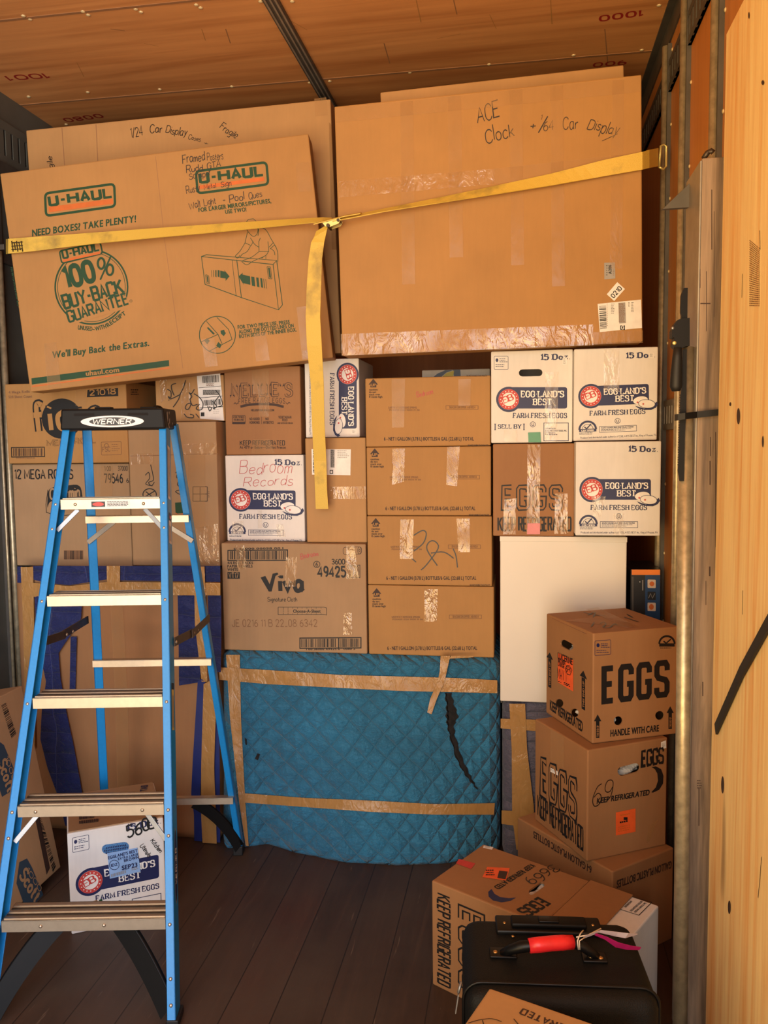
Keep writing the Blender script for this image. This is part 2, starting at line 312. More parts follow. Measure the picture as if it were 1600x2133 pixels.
# ---------------------------------------------------------------- lettering
SK = {'A': '0,0 3.5,10 7,0|1.3,3.6 5.7,3.6', 'B': '0,0 0,10|~0,10 4,10 5.8,9 5.8,6.5 4,5.3 0,5.3|~0,5.3 4.5,5.3 6.4,4 6.4,1.3 4.5,0 0,0',
 'C': '~6.5,8 5,9.8 2.5,10 0.4,8 0,5 0.4,2 2.5,0 5,.2 6.5,2', 'D': '0,0 0,10|~0,10 3.5,10 6,8.5 6.6,5 6,1.5 3.5,0 0,0', 'E': '6,10 0,10 0,0 6,0|0,5.2 4.8,5.2',
 'F': '6,10 0,10 0,0|0,5.2 4.8,5.2', 'G': '~6.5,8 5,9.8 2.5,10 0.4,8 0,5 0.4,2 2.5,0 5,.2 6.5,2|6.5,1 6.5,4.6 4,4.6', 'H': '0,0 0,10|7,0 7,10|0,5.2 7,5.2', 'I': '0,0 0,10',
 'J': '5,10 5,2|~5,2 4,.2 2,0 .2,1 0,3', 'K': '0,0 0,10|6.5,10 0,4.2|2.3,6 6.8,0', 'L': '0,10 0,0 5.6,0', 'M': '0,0 0,10 4.2,2 8.4,10 8.4,0', 'N': '0,0 0,10 7,0 7,10',
 'O': '~3.5,10 1,9 0,5 1,1 3.5,0 6,1 7,5 6,9 3.5,10', 'P': '0,0 0,10|~0,10 4,10 6,9.2 6.2,6.5 4.5,4.8 0,4.8', 'Q': '~3.5,10 1,9 0,5 1,1 3.5,0 6,1 7,5 6,9 3.5,10|4.5,2.5 7,-1',
 'R': '0,0 0,10|~0,10 4,10 6,9.2 6.2,6.5 4.5,4.8 0,4.8|3.4,4.8 6.8,0', 'S': '~6,8.3 4.6,9.8 2,10 .3,8.6 .5,6.4 3,5.2 5.6,4.2 6.3,2.2 5,.4 2.4,0 .6,.4 0,2',
 'T': '3.3,0 3.3,10|0,10 6.6,10', 'U': '0,10 0,3|~0,3 1,.5 3.5,0 6,.5 7,3|7,3 7,10', 'V': '0,10 3.5,0 7,10', 'W': '0,10 2.4,0 5,8.5 7.6,0 10,10', 'X': '0,0 6.5,10|0,10 6.5,0',
 'Y': '0,10 3.4,5 6.8,10|3.4,5 3.4,0', 'Z': '0,10 6,10 0,0 6,0', '0': '~3,10 .8,9 0,5 .8,1 3,0 5.2,1 6,5 5.2,9 3,10', '1': '0.6,8.2 2.6,10 2.6,0',
 '2': '~0.2,7.5 1,9.6 3,10 5.4,9 5.6,7 4,4.5 .2,.2|0,0 6,0', '3': '~.3,8.6 2,10 5,9.6 5.3,7 2.6,5.4 5.6,4 5.6,1.4 3.4,0 .2,1.2', '4': '4.6,0 4.6,10 0,3 6.2,3',
 '5': '5.4,10 .8,10 .4,5.8|~.4,5.8 3,6.4 5.6,5 5.8,2.2 4,.2 1.6,0 .1,1.4', '6': '~5,9.6 2.4,8.5 .5,5 .2,2.4 1.6,.2 4,.1 5.6,1.8 5.2,4.4 3,5.6 .8,4.2', '7': '0,10 6,10 2,0',
 '8': '~3,5.4 .6,7 1,9.4 3,10 5,9.4 5.4,7 3,5.4 .2,3.6 .4,1 3,0 5.6,1 5.8,3.6 3,5.4', '9': '~5.4,6.4 4,4.4 1.6,4.6 .4,6.6 1.2,9.4 3.6,10 5.4,8.6 5.6,5.4 4.8,2 2.6,0',
 'a': '~4.6,5 3,6 .8,5.2 .2,2.6 1.2,.3 3.2,.4 4.6,2.4|4.6,6 4.6,.8 5.4,0', 'b': '0,10 0,0|~0,3 1.4,5.6 4,5.6 5,3 4,.2 1.6,0 0,1.6', 'c': '~4.6,4.8 3,6 1,5.2 .2,3 1,.6 3,0 4.8,1',
 'd': '~4.8,4.4 3,6 .8,5 .2,2.6 1.2,.2 3.4,.6 4.8,2.6|4.8,10 4.8,0', 'e': '~.4,3 4.8,3.4 4.4,5.4 2.6,6 .8,5 .2,2.6 1.2,.4 3,0 4.8,1.2', 'f': '~4,9.4 2.6,10 1.6,8.6 1.6,0|0,6 3.6,6',
 'g': '~4.8,4.6 3,6 .8,5 .2,2.8 1.4,.8 3.4,1 4.8,3|~4.8,6 4.8,-1.6 3.4,-3 .6,-2.6', 'h': '0,10 0,0|~0,3.4 1.6,5.8 3.8,5.6 4.4,3.8 4.4,0', 'i': '0.4,6 .4,0|.3,8 .6,8.6',
 'k': '0,10 0,0|4,6 0,2.6|1.4,3.6 4.4,0', 'l': '0.4,10 .4,0', 'm': '0,6 0,0|~0,4 1.4,6 2.8,5.4 3,4 3,0|~3,4 4.6,6 5.8,5.4 6,4 6,0', 'n': '0,6 0,0|~0,3.6 1.6,5.9 3.6,5.6 4.2,4 4.2,0',
 'o': '~2.5,6 .6,5 .2,3 .8,.8 2.6,0 4.4,.8 5,3 4.4,5 2.5,6', 'p': '0,6 0,-3|~0,3 1.4,5.6 4,5.6 5,3 4,.2 1.6,0 0,1.6', 'r': '0,6 0,0|~0,3.4 1.4,5.6 3.4,5.8',
 's': '~4,5 2.4,6 .6,5.2 1,3.6 3.4,2.6 4.2,1.2 3,.1 1,.1 0,1', 't': '1.8,9 1.8,1|~1.8,1 2.4,.1 3.8,.4|0,6 3.6,6', 'u': '~0,6 0,2 1,.2 3,.4 4.4,2.4|4.4,6 4.4,0', 'v': '0,6 2.2,0 4.4,6',
 'w': '0,6 1.6,0 3.2,5 4.8,0 6.4,6', 'x': '0,0 4.4,6|0,6 4.4,0', 'y': '0,6 2.2,.6|4.4,6 1,-3', 'z': '0,6 4.2,6 0,0 4.2,0',
 "'": '.5,10 .3,7.4', '.': '0,0.2 .9,0.2', '-': '0,4.6 3,4.6', '+': '0,3.5 4,3.5|2,1.5 2,5.5', '/': '0,-1 3.6,11', ',': '.6,.6 0,-2', '·': '.2,5 1.3,5', '&': '~5,0 1,7.6 2.4,10 3.8,8 .4,3 1,.4 3,.2 5.4,4', 'é': '0,0 0,1'}
BLK = dict(SK); BLK.update({'C': '6,7.5 6,9 5,10 1,10 0,9 0,1 1,0 5,0 6,1 6,2.5', 'D': '0,0 0,10 5,10 6,9 6,1 5,0 0,0', 'G': '6,7.5 6,9 5,10 1,10 0,9 0,1 1,0 5,0 6,1 6,4.6 3.6,4.6',
 'S': '6,7.6 6,9 5,10 1,10 0,9 0,6.4 1,5.4 5,4.6 6,3.6 6,1 5,0 1,0 0,1 0,2.4', 'R': '0,0 0,10 5,10 6,9 6,6 5,5 0,5|3.4,5 6,0', 'P': '0,0 0,10 5,10 6,9 6,5.8 5,4.8 0,4.8',
 'O': '1,0 0,1 0,9 1,10 5,10 6,9 6,1 5,0 1,0', 'B': '0,0 0,10 5,10 6,9 6,6 5,5.2 0,5.2|5,5.2 6,4.2 6,1 5,0 0,0', 'U': '0,10 0,1 1,0 5,0 6,1 6,10', 'E': '5,10 0,10 0,0 5,0|0,5.2 4.4,5.2', 'A': '0,0 2.9,10 5.8,0|1.1,3.2 4.7,3.2'})
def catmull(p, k=5):
    out = []
    for i in range(len(p) - 1):
        a, b, c, d = p[max(i - 1, 0)], p[i], p[i + 1], p[min(i + 2, len(p) - 1)]
        for t in [q / k for q in range(k)]:
            out.append(tuple(0.5 * (2 * b[j] + (c[j] - a[j]) * t + (2 * a[j] - 5 * b[j] + 4 * c[j] - d[j]) * t * t + (3 * b[j] - a[j] - 3 * c[j] + d[j]) * t ** 3) for j in (0, 1)))
    return out + [tuple(p[-1])]
_gl = {}
def glyph(ch, tab):
    k = (ch, id(tab))
    if k not in _gl:
        st = []
        for part in tab.get(ch, SK.get(ch, '0,0 4,0')).split('|'):
            sm = part[0] == '~'; p = [tuple(float(x) for x in q.split(',')) for q in part.lstrip('~').split()]
            st.append((catmull(p) if sm else p, sm))
        _gl[k] = (st, max(q[0] for s, _ in st for q in s))
    return _gl[k]
def font_chars(chars):
    out = {}; obs = []
    for ch in chars:
        cu = bpy.data.curves.new('g', 'FONT'); cu.body = ch; cu.offset = 0.021; o = bpy.data.objects.new('g', cu); C.objects.link(o); obs.append((ch, o, cu))
    dg = bpy.context.evaluated_depsgraph_get()
    for ch, o, cu in obs:
        ev = o.evaluated_get(dg); me = ev.to_mesh()
        vs = [(v.co.x, v.co.y) for v in me.vertices]; fs = [tuple(p.vertices) for p in me.polygons]
        out[ch] = (vs, fs, min((v[0] for v in vs), default=0), max((v[0] for v in vs), default=0.2)); ev.to_mesh_clear()
    for ch, o, cu in obs: bpy.data.objects.remove(o); bpy.data.curves.remove(cu)
    return out
FC = font_chars("ABCDEFGHIJKLMNOPQRSTUVWXYZabcdefghijklmnopqrstuvwxyz0123456789!?.,:;-/'()%&+°—–")
CAPH = max(v[1] for v in FC['H'][0])

class Face:
    """A flat face of a thing: printing is laid on it in true metres (u right, v up)."""
    def __init__(s, mb, o, r, u, lift=0.0004):
        s.mb = mb; s.o, s.r, s.u = Vector(o), Vector(r).normalized(), Vector(u).normalized(); s.n = s.r.cross(s.u); s.lift = lift; s.T = None; s.base = 1; s.k = 0
    def uv(s, p):
        if s.T: p = s.T(*p)
        q = at_plane(p[0], p[1], s.o, s.n) - s.o; return (q.dot(s.r), q.dot(s.u))
    def px(s, p):                              # metres per photo pixel near a point
        a = s.uv(p); b = s.uv((p[0], p[1] + 4)); c = s.uv((p[0] + 4, p[1]))
        return 0.5 * (math.dist(a, b) + math.dist(a, c)) / 4
    def P(s, uv, lay): return s.o + s.r * uv[0] + s.u * uv[1] + s.n * (s.lift * (lay + s.base))
    def fill(s, uvs, m, lay=0):
        area = sum(uvs[i][0] * uvs[(i + 1) % len(uvs)][1] - uvs[(i + 1) % len(uvs)][0] * uvs[i][1] for i in range(len(uvs)))
        if area < 0: uvs = uvs[::-1]
        s.k = (s.k + 1) % 40; lay = lay + s.k * 0.021                 # every piece of ink sits a hair apart from the next
        if len(uvs) <= 4: s.mb.poly([s.P(p, lay) for p in uvs], m); return
        for t in tessellate_polygon([[Vector((p[0], p[1], 0)) for p in uvs]]):
            q = [uvs[i] for i in t]
            if (q[1][0] - q[0][0]) * (q[2][1] - q[0][1]) - (q[2][0] - q[0][0]) * (q[1][1] - q[0][1]) < 0: q.reverse()
            s.mb.poly([s.P(p, lay) for p in q], m)
    def poly(s, pts, m, lay=0): s.fill([s.uv(p) for p in pts], m, lay)
    def stroke(s, uvs, w, m, lay=0, closed=False, wf=None):
        k = len(uvs)
        if k < 2: return
        if closed and uvs[0] != uvs[-1]: uvs = list(uvs) + [uvs[0]]; k += 1
        if closed is False and math.dist(uvs[0], uvs[-1]) < 1e-7 and k > 3: closed = True
        L, Rr = [], []
        dirs = []
        for i in range(k - 1):
            dx, dy = uvs[i + 1][0] - uvs[i][0], uvs[i + 1][1] - uvs[i][1]; l = math.hypot(dx, dy) or 1e-9; dirs.append((dx / l, dy / l))
        for i in range(k):
            if closed and i in (0, k - 1): a, b = dirs[-1], dirs[0]
            else: a, b = dirs[max(i - 1, 0)], dirs[min(i, k - 2)]
            nx, ny = -(a[1] + b[1]), a[0] + b[0]; l = math.hypot(nx, ny)
            if l < 0.3: nx, ny, l = -a[1], a[0], 1.0
            nx, ny = nx / l, ny / l; c = max(0.72, nx * -a[1] + ny * a[0])
            h = (w if wf is None else wf(b if i < k - 1 else a)) / 2 / c
            L.append((uvs[i][0] + nx * h, uvs[i][1] + ny * h)); Rr.append((uvs[i][0] - nx * h, uvs[i][1] - ny * h))
        for i in range(k - 1): s.fill([L[i], Rr[i], Rr[i + 1], L[i + 1]], m, lay)
    def line(s, pts, w, m, lay=0, smooth=False, closed=False):   # w in photo pixels
        u = [s.uv(p) for p in pts]; ww = w * s.px(pts[0])
        if smooth: u = catmull(u, 4)
        s.stroke(u, ww, m, lay, closed)
    def ell(s, c, rx, ry, m, lay=0, ring=0.0, rot=0.0, a0=0, a1=360, n=36):
        pts = []
        for i in range(n + 1):
            a = R(a0 + (a1 - a0) * i / n); x, y = rx * math.cos(a), -ry * math.sin(a)
            pts.append(s.uv((c[0] + x * math.cos(rot) - y * math.sin(rot), c[1] + x * math.sin(rot) + y * math.cos(rot))))
        if ring: s.stroke(pts, ring * s.px(c), m, lay)
        else: s.fill(pts[:-1] if a1 - a0 == 360 else pts, m, lay)
    def frame(s, p0, p1):
        a, b = s.uv(p0), s.uv(p1); l = math.dist(a, b) or 1e-9; e = ((b[0] - a[0]) / l, (b[1] - a[1]) / l); return a, e, l
    def sans(s, txt, p0, p1, h, m, lay=1, slant=0.0, sp=0.09):
        a, e, l = s.frame(p0, p1); H = h * s.px(p0); x = 0; items = []
        for ch in txt:
            if ch == ' ': x += 0.3; continue
            vs, fs, lo, hi = FC.get(ch, FC['-']); items.append((x - lo, vs, fs)); x += hi - lo + sp
        kx = l / max(x - sp, 0.05); ky = H / CAPH
        for x0, vs, fs in [(q[0] + k, q[1], q[2]) for k in (0, 0.035) for q in items]:   # two passes make the bold weight
            pu = [((x0 + vx + slant * vy) * kx, vy * ky) for vx, vy in vs]
            pu = [(a[0] + e[0] * px - e[1] * py, a[1] + e[1] * px + e[0] * py) for px, py in pu]
            for f in fs: s.fill([pu[i] for i in f], m, lay)
    def skel(s, txt, p0, p1, h, m, w=1.2, lay=1, wh=None, serif=False, slant=0.0, tab=SK, gap=2.0, jit=0.0, arc=0.0, lc=1.0):
        """stroke lettering; w and wh are stroke widths in tenths of the cap height"""
        a, e, l = s.frame(p0, p1); H = h * s.px(p0) / 10; x = 0; items = []
        for ch in txt:
            if ch == ' ': x += 4.0; continue
            st, gw = glyph(ch, tab); items.append((x, st, gw)); x += gw + gap
        tot = max(x - gap, 0.1); kx = l / tot; wh = wh or w; kw = min(kx, H * 1.15)
        rnd = random.Random(len(txt) * 7 + int(p0[0]))
        def wf(d): d = (d[0] * e[0] + d[1] * e[1], -d[0] * e[1] + d[1] * e[0]); return w * kw * abs(d[1]) + wh * H * (1 - abs(d[1]))
        for x0, st, gw in items:
            jy, jk = rnd.uniform(-1, 1) * jit, 1 + rnd.uniform(-0.15, 0.15) * (1 if jit else 0)
            def tr(q):
                X = (x0 + q[0] + slant * q[1]) * kx; Y = (q[1] * jk + jy) * H
                if arc: Y += arc * H * (1 - (2 * (x0 + q[0]) / tot - 1) ** 2)
                return (a[0] + e[0] * X - e[1] * Y, a[1] + e[1] * X + e[0] * Y)
            for p, sm in st: s.stroke([tr(q) for q in p], 0, m, lay, wf=wf)
            if serif:
                for p, sm in st:
                    for i, j in ((0, 1), (-1, -2)):
                        q, q2 = p[i], p[j]
                        dx, dy = abs(q2[0] - q[0]), abs(q2[1] - q[1])
                        if not sm and dy > dx and (q[1] < 0.5 or q[1] > 9.5 or abs(q[1] - 6) < .1):
                            t = w * kw / kx * 0.5 + 1.0
                            yy = q[1] + (wh / 2 if q[1] < 0.5 else -wh / 2)
                            s.stroke([tr((q[0] - t, yy)), tr((q[0] + t, yy))], 0, m, lay, wf=lambda d: H * wh)
                        elif (sm and len(p) > 30 and i == 0 and q[1] > 7) or (not sm and dx > dy and q[0] > 4 and q[1] in (0.0, 10.0)):
                            sg = -1 if q[1] > 5 else 1
                            s.stroke([tr((q[0], q[1])), tr((q[0], q[1] + sg * 2.4))], 0, m, lay, wf=lambda d: kw * w * 0.55)
    def outline(s, txt, p0, p1, h, m, inner, w=2.4, t=0.5, lay=1, **kw):
        s.skel(txt, p0, p1, h, m, w=w, lay=lay, **kw); s.skel(txt, p0, p1, h, inner, w=w - 2 * t, lay=lay + 1, **{**kw, **({'wh': kw['wh'] - 1.5 * t} if 'wh' in kw else {})})
    def hand(s, txt, p0, p1, h, m='pen_black', w=0.9, lay=3, slant=0.12): s.skel(txt, p0, p1, h, m, w=w, lay=lay, slant=slant, jit=0.9, gap=1.6)
    def rect(s, x0, y0, x1, y1, m, lay=0): s.poly([(x0, y0), (x1, y0), (x1, y1), (x0, y1)], m, lay)
    def frame_rect(s, pts, w, m, lay=1): s.line(pts, w, m, lay, closed=True)
    def rrect(s, q, rad, m, lay=0, ring=0.0):  # q: 4 photo corners tl,tr,br,bl
        out = []
        for i in range(4):
            a, b, c = Vector(q[i - 1]), Vector(q[i]), Vector(q[(i + 1) % 4])
            d1 = (a - b).normalized() * rad; d2 = (c - b).normalized() * rad
            for t in (0, 0.25, 0.5, 0.75, 1): v = b + d1 * (1 - t) ** 2 + d2 * t ** 2; out.append(s.uv((v.x, v.y)))
        if ring: s.stroke(out + [out[0]], ring * s.px(q[0]), m, lay)
        else: s.fill(out, m, lay)
    def bars(s, q, m, n=26, lay=1, seed=1, along=0):   # barcode across a photo quad tl,tr,br,bl
        rn = random.Random(seed); tl, tr, br, bl = [Vector(p) for p in q]; x = 0.0
        ws = [rn.choice((1, 1, 2, 3)) for _ in range(2 * n)]; tot = sum(ws)
        for i, w in enumerate(ws):
            if i % 2 == 0:
                a, b = x / tot, (x + w) / tot
                if along == 0: pts = [tl.lerp(tr, a), tl.lerp(tr, b), bl.lerp(br, b), bl.lerp(br, a)]
                else: pts = [tl.lerp(bl, a), tr.lerp(br, a), tr.lerp(br, b), tl.lerp(bl, b)]
                s.poly([tuple(p) for p in pts], m, lay)
            x += w
    def lines(s, x0, y0, x1, y1, n, m, lay=1, seed=3, h=None, slope=0.0):   # rows of fine print too small to read
        rn = random.Random(seed); dy = (y1 - y0) / n; h = h or dy * 0.5
        for i in range(n):
            x = x0; y = y0 + dy * i
            xe = x0 + (x1 - x0) * rn.uniform(0.7, 1)
            while x < xe:
                w = rn.uniform(1.5, 5); yy = y + slope * (x - x0)
                s.rect(x, yy, min(x + w, xe), yy + h, m, lay); x += w + 0.9

def sub(mb_parent_name, parent): pass
def stadium_uv(F, c, rx, ry, rot=0.0, n=8):
    """outline of a hand hole in face metres, from its photo position"""
    out = []; k = max(rx - ry, 0)
    for sg, a0 in ((1, -90), (-1, 90)):
        for i in range(n + 1):
            a = R(a0 + 180 * i / n); x, y = sg * k + ry * math.cos(a), ry * math.sin(a)
            out.append(F.uv((c[0] + x * math.cos(rot) - y * math.sin(rot), c[1] + x * math.sin(rot) + y * math.cos(rot))))
    return out

class Box:
    """a carton: o = front lower left corner, r right, b back, u up (unit), w/d/h metres"""
    def __init__(s, name, o, r, b, u, w, d, h, mat, label, cat='box', group=None, bev=0.004, sag=0.0):
        s.o, s.r, s.b, s.u = Vector(o), Vector(r).normalized(), Vector(b).normalized(), Vector(u).normalized()
        s.w, s.d, s.h, s.mat, s.bev = w, d, h, mat, bev; s.mb = MB(); s.holes = {}
        base = s.o + s.r * w / 2 + s.b * d / 2
        s.t = thing(name, base, label, cat, group); s.parts = []
        s.front = Face(s.mb, s.o, s.r, s.u); s.right = Face(s.mb, s.o + s.r * w, s.b, s.u)
        s.left = Face(s.mb, s.o + s.b * d, -s.b, s.u); s.top = Face(s.mb, s.o + s.u * h, s.r, s.b)
    def hole(s, F, c, rx, ry, rot=0.0): s.holes.setdefault(F, []).append(stadium_uv(F, c, rx, ry, rot))
    def part(s, name, mb=None): return mb.build(name, s.t)
    def tape(s, F, quad, mat='clear_tape', nx=1, name='packing_tape', lift=0.0022):
        mb = MB(); G = Face(mb, F.o, F.r, F.u, 0.0); q = [F.uv(p) for p in quad]
        n = F.n; p = [F.o + F.r * a[0] + F.u * a[1] + n * lift for a in q]
        mb.poly(p, mat); s.oriented(mb, n); o = mb.build(name, s.t, recalc=False); return o
    def oriented(s, mb, n):
        for f in mb.bm.faces:
            f.normal_update()
            if f.normal.dot(n) < 0: f.normal_flip()
    def label(s, F, quad, mat, name, art=None, lift=0.0012):
        mb = MB(); G = Face(mb, F.o + F.n * lift, F.r, F.u); G.T = F.T; G.base = 0
        G.poly(quad, mat, 0); G.base = 1
        if art: art(G)
        return mb.build(name, s.t, recalc=False)
    def paper(s, F, quad, back=0.03, mat='packing_paper'):
        mb = MB(); q = [F.uv(p) for p in quad]
        def fn(u, v):
            a = [q[0][i] * (1 - u) * (1 - v) + q[1][i] * u * (1 - v) + q[2][i] * u * v + q[3][i] * (1 - u) * v for i in (0, 1)]
            return F.o + F.r * a[0] + F.u * a[1] - F.n * (back + 0.012 * math.sin(u * 5 + v * 3) * math.cos(v * 7))
        mb.grid(fn, 8, 8, mat, smooth=False); return mb.build('packing_paper', s.t)
    def done(s):
        bm = s.mb.bm; body = MB(); o, r, b, u = s.o, s.r, s.b, s.u
        body.box(o, r * s.w, b * s.d, u * s.h, s.mat, s.bev)
        for F, hs in s.holes.items():
            for f in list(body.bm.faces):
                f.normal_update()
                if f.normal.dot(F.n) > 0.999 and f.calc_area() > 0.01:
                    outer = [v.co.copy() for v in f.verts]; bmesh.ops.delete(body.bm, geom=[f], context='FACES_ONLY')
                    to = lambda p: Vector(((p - F.o).dot(F.r), (p - F.o).dot(F.u), 0))
                    loops = [[to(p) for p in outer]] + [[Vector((q[0], q[1], 0)) for q in h] for h in hs]
                    flat = [p for l in loops for p in l]
                    for t in tessellate_polygon(loops):
                        q = [flat[i] for i in t]
                        if (q[1] - q[0]).cross(q[2] - q[0]).z < 0: q.reverse()
                        body.poly([F.o + F.r * p.x + F.u * p.y for p in q], s.mat)
                    for h in hs:                # cut edge of the board
                        k = len(h); P = [F.o + F.r * p[0] + F.u * p[1] for p in h]
                        for i in range(k): body.poly([P[i], P[(i + 1) % k], P[(i + 1) % k] - F.n * 0.005, P[i] - F.n * 0.005], 'kraft_edge')
                    break
        off = {}
        for f in bm.faces:
            vs = [body.bm.verts.new(v.co) for v in f.verts]
            try: nf = body.bm.faces.new(vs); nf.material_index = body.mi(s.mb.mats[f.material_index])
            except ValueError: pass
        bm.free(); body.build('body', s.t, recalc=False); return s.t

def stack_box(name, rect, y, d, mat, label, cat='box', group=None, **kw):
    """a carton square to the trailer, front face at depth y; rect = photo left, top, right, bottom"""
    l, t, r, b = rect
    p = [at_y(l, t, y), at_y(r, t, y), at_y(r, b, y), at_y(l, b, y)]
    x0, x1 = (p[0].x + p[3].x) / 2, (p[1].x + p[2].x) / 2; z0, z1 = (p[2].z + p[3].z) / 2, (p[0].z + p[1].z) / 2
    if 'z0' in kw: z0 = kw.pop('z0')
    if 'z1' in kw: z1 = kw.pop('z1')
    return Box(name, (x0, y, z0), (1, 0, 0), (0, 1, 0), (0, 0, 1), x1 - x0, d, z1 - z0, mat, label, cat, group, **kw)
def posed_box(name, c, w, h, d, roll, yaw, mat, label, cat='box', group=None, **kw):
    m = Matrix.Rotation(R(yaw), 3, 'Z') @ Matrix.Rotation(R(roll), 3, 'Y')
    r, b, u = m @ Vector((1, 0, 0)), m @ Vector((0, 1, 0)), m @ Vector((0, 0, 1))
    return Box(name, Vector(c) - r * w / 2 - u * h / 2, r, b, u, w, d, h, mat, label, cat, group, **kw)
def corner_box(name, near, z0, yaw, w, d, h, mat, label, cat='box', group=None, **kw):
    r = Vector((math.cos(R(yaw)), math.sin(R(yaw)), 0)); b = Vector((-r.y, r.x, 0))
    return Box(name, (near[0], near[1], z0), r, b, (0, 0, 1), w, d, h, mat, label, cat, group, **kw)

# ---------------------------------------------------------------- the trailer
XL, XR, HC, Y1 = -1.275, 1.30, 2.95, 4.6
m = MB(); m.box((XL - 0.06, Y0, -0.08), (XR - XL + 0.12, 0, 0), (0, Y1 - Y0, 0), (0, 0, 0.08), 'floor_planks'); struct(m, 'floor')
m = MB(); m.box((XL - 0.06, Y0, HC), (XR - XL + 0.12, 0, 0), (0, Y1 - Y0, 0), (0, 0, 0.06), 'ceiling_ply')
cf = Face(m, (XL, Y1, HC), (1, 0, 0), (0, -1, 0))
for a, b in (((10, 158), (97, 152)), ): cf.skel('1001', b, a, 12, 'stamp_red', w=2.0, tab=BLK)
cf.skel('1000', (1342, 20), (1250, 33), 15, 'stamp_red', w=2.0, gap=3); cf.skel('900', (1306, 125), (1238, 131), 11, 'stamp_red', w=2.0, gap=3); cf.skel('0080', (206, 237), (130, 247), 10, 'stamp_red', w=2.0, gap=3)
for p, w_ in (([(867, 0), (877, 46)], 1.2), ([(1147, 0), (1150, 50)], 1.2), ([(600, 40), (640, 62)], 0.8), ([(300, 90), (330, 96)], 0.7), ([(910, 80), (960, 70)], 0.7), ([(160, 130), (175, 160)], 0.7), ([(420, 60), (428, 84)], 0.8), ([(1020, 30), (1034, 60)], 0.7)): cf.line(p, w_, 'kraft_warm')
for p in ([(470, 60), (480, 90)], [(1260, 60), (1266, 130)], [(800, 90), (812, 132)], [(230, 60), (260, 64)], [(1430, 10), (1436, 30)], [(945, 0), (952, 30)]): cf.line(p, 1.4, 'stamp_red' if False else 'kraft_dark')
for row in ([(49, 33), (63, 40), (173, 24), (184, 31), (283, 19), (294, 25), (409, 10), (418, 16), (543, 3), (609, 3)], [(60, 201), (183, 192), (333, 186), (483, 180), (645, 172), (687, 169)],
            [(854, 151), (1019, 134), (1195, 115), (1337, 104)], [(1373, 11)], [(138, 259), (60, 202)]):
    for p in row: m.dome(at_z(p[0], p[1], HC), (0, 0, -1), 0.0085, 0.004, 'rivet', 7)
yr = [at_z(284, 22, HC).y, at_z(483, 180, HC).y]
for y in (yr[0] - 0.03, yr[1]): m.box((XL, y, HC - 0.0015), (XR - XL, 0, 0), (0, 0.012, 0), (0, 0, 0.0015), 'kraft_dark')
for y in (0.3, 0.9, 1.5):
    for k in range(9): m.dome((XL + 0.15 + k * 0.28, y, HC), (0, 0, -1), 0.007, 0.004, 'rivet', 7)
struct(m, 'ceiling')
m = MB()
m.box((-0.024, Y0, HC - 0.012), (0.05, 0, 0), (0, Y1 - Y0, 0), (0, 0, 0.012), 'steel_dark')
for x in (-0.014, 0.004, 0.02): m.box((x - 0.003, Y0, HC - 0.017), (0.006, 0, 0), (0, Y1 - Y0, 0), (0, 0, 0.006), 'steel')
struct(m, 'trim_1')
m = MB(); m.box((XR, Y0, 0), (0.05, 0, 0), (0, Y1 - Y0, 0), (0, 0, HC), 'wall_ply')
posts = [at_x(1388, 700, XR).y + 0.0 , at_x(1437, 100, XR).y, at_x(1505, 40, XR).y, 1.9, 1.48, 1.05, 0.62]
for y in posts:
    for s_ in (-0.034, 0.034):
        for k in range(12): m.dome((XR, y + s_ , 0.14 + k * 0.245 + (0.06 if s_ > 0 else 0)), (-1, 0, 0), 0.0065, 0.004, 'rivet', 7)
struct(m, 'wall_right')
m = MB(); m.box((XR - 0.03, Y0, HC - 0.006), (0.03, 0, 0), (0, Y1 - Y0, 0), (0, 0, 0.006), 'steel_dark'); m.box((XR - 0.006, Y0, HC - 0.075), (0.006, 0, 0), (0, Y1 - Y0, 0), (0, 0, 0.07), 'steel_dark'); struct(m, 'trim_2')
def etrack(m, x, s_, z0, z1, mat):
    m.box((min(x, x + s_ * 0.006), Y0, z0), (0.006, 0, 0), (0, Y1 - Y0, 0), (0, 0, z1 - z0), 'dark_gap')
    m.box((min(x, x + s_ * 0.011), Y0, z0), (0.011, 0, 0), (0, Y1 - Y0, 0), (0, 0, (z1 - z0) * 0.2), mat); m.box((min(x, x + s_ * 0.011), Y0, z1 - (z1 - z0) * 0.2), (0.011, 0, 0), (0, Y1 - Y0, 0), (0, 0, (z1 - z0) * 0.2), mat)
    y = Y0
    while y < Y1 - 0.05: m.box((min(x, x + s_ * 0.010), y, z0), (0.010, 0, 0), (0, 0.034, 0), (0, 0, z1 - z0), mat); y += 0.048
m = MB(); etrack(m, XR, -1, 2.70, 2.80, 'steel_dark'); struct(m, 'trim_3')
m = MB(); etrack(m, XR, -1, 1.555, 1.655, 'steel'); struct(m, 'trim_4')
for i, y in enumerate(posts):                                     # half-round wall posts with flat flanges
    m = MB(); m.box((XR - 0.013, y - 0.026, 0.0), (0.013, 0, 0), (0, 0.052, 0), (0, 0, 2.86), 'steel_dark'); m.tube([(XR - 0.016, y, 0), (XR - 0.016, y, 2.86)], 0.0125, 'galvanised', 12); struct(m, 'trim_%d' % (5 + i))
m = MB(); m.box((XL - 0.05, Y0, 0), (0.05, 0, 0), (0, Y1 - Y0, 0), (0, 0, HC), 'liner_grey')
for p in ((27, 200), (65, 226), (103, 251)): m.dome(at_x(p[0], p[1], XL), (1, 0, 0), 0.008, 0.004, 'rivet', 7)
z = at_x(20, 350, XL).z
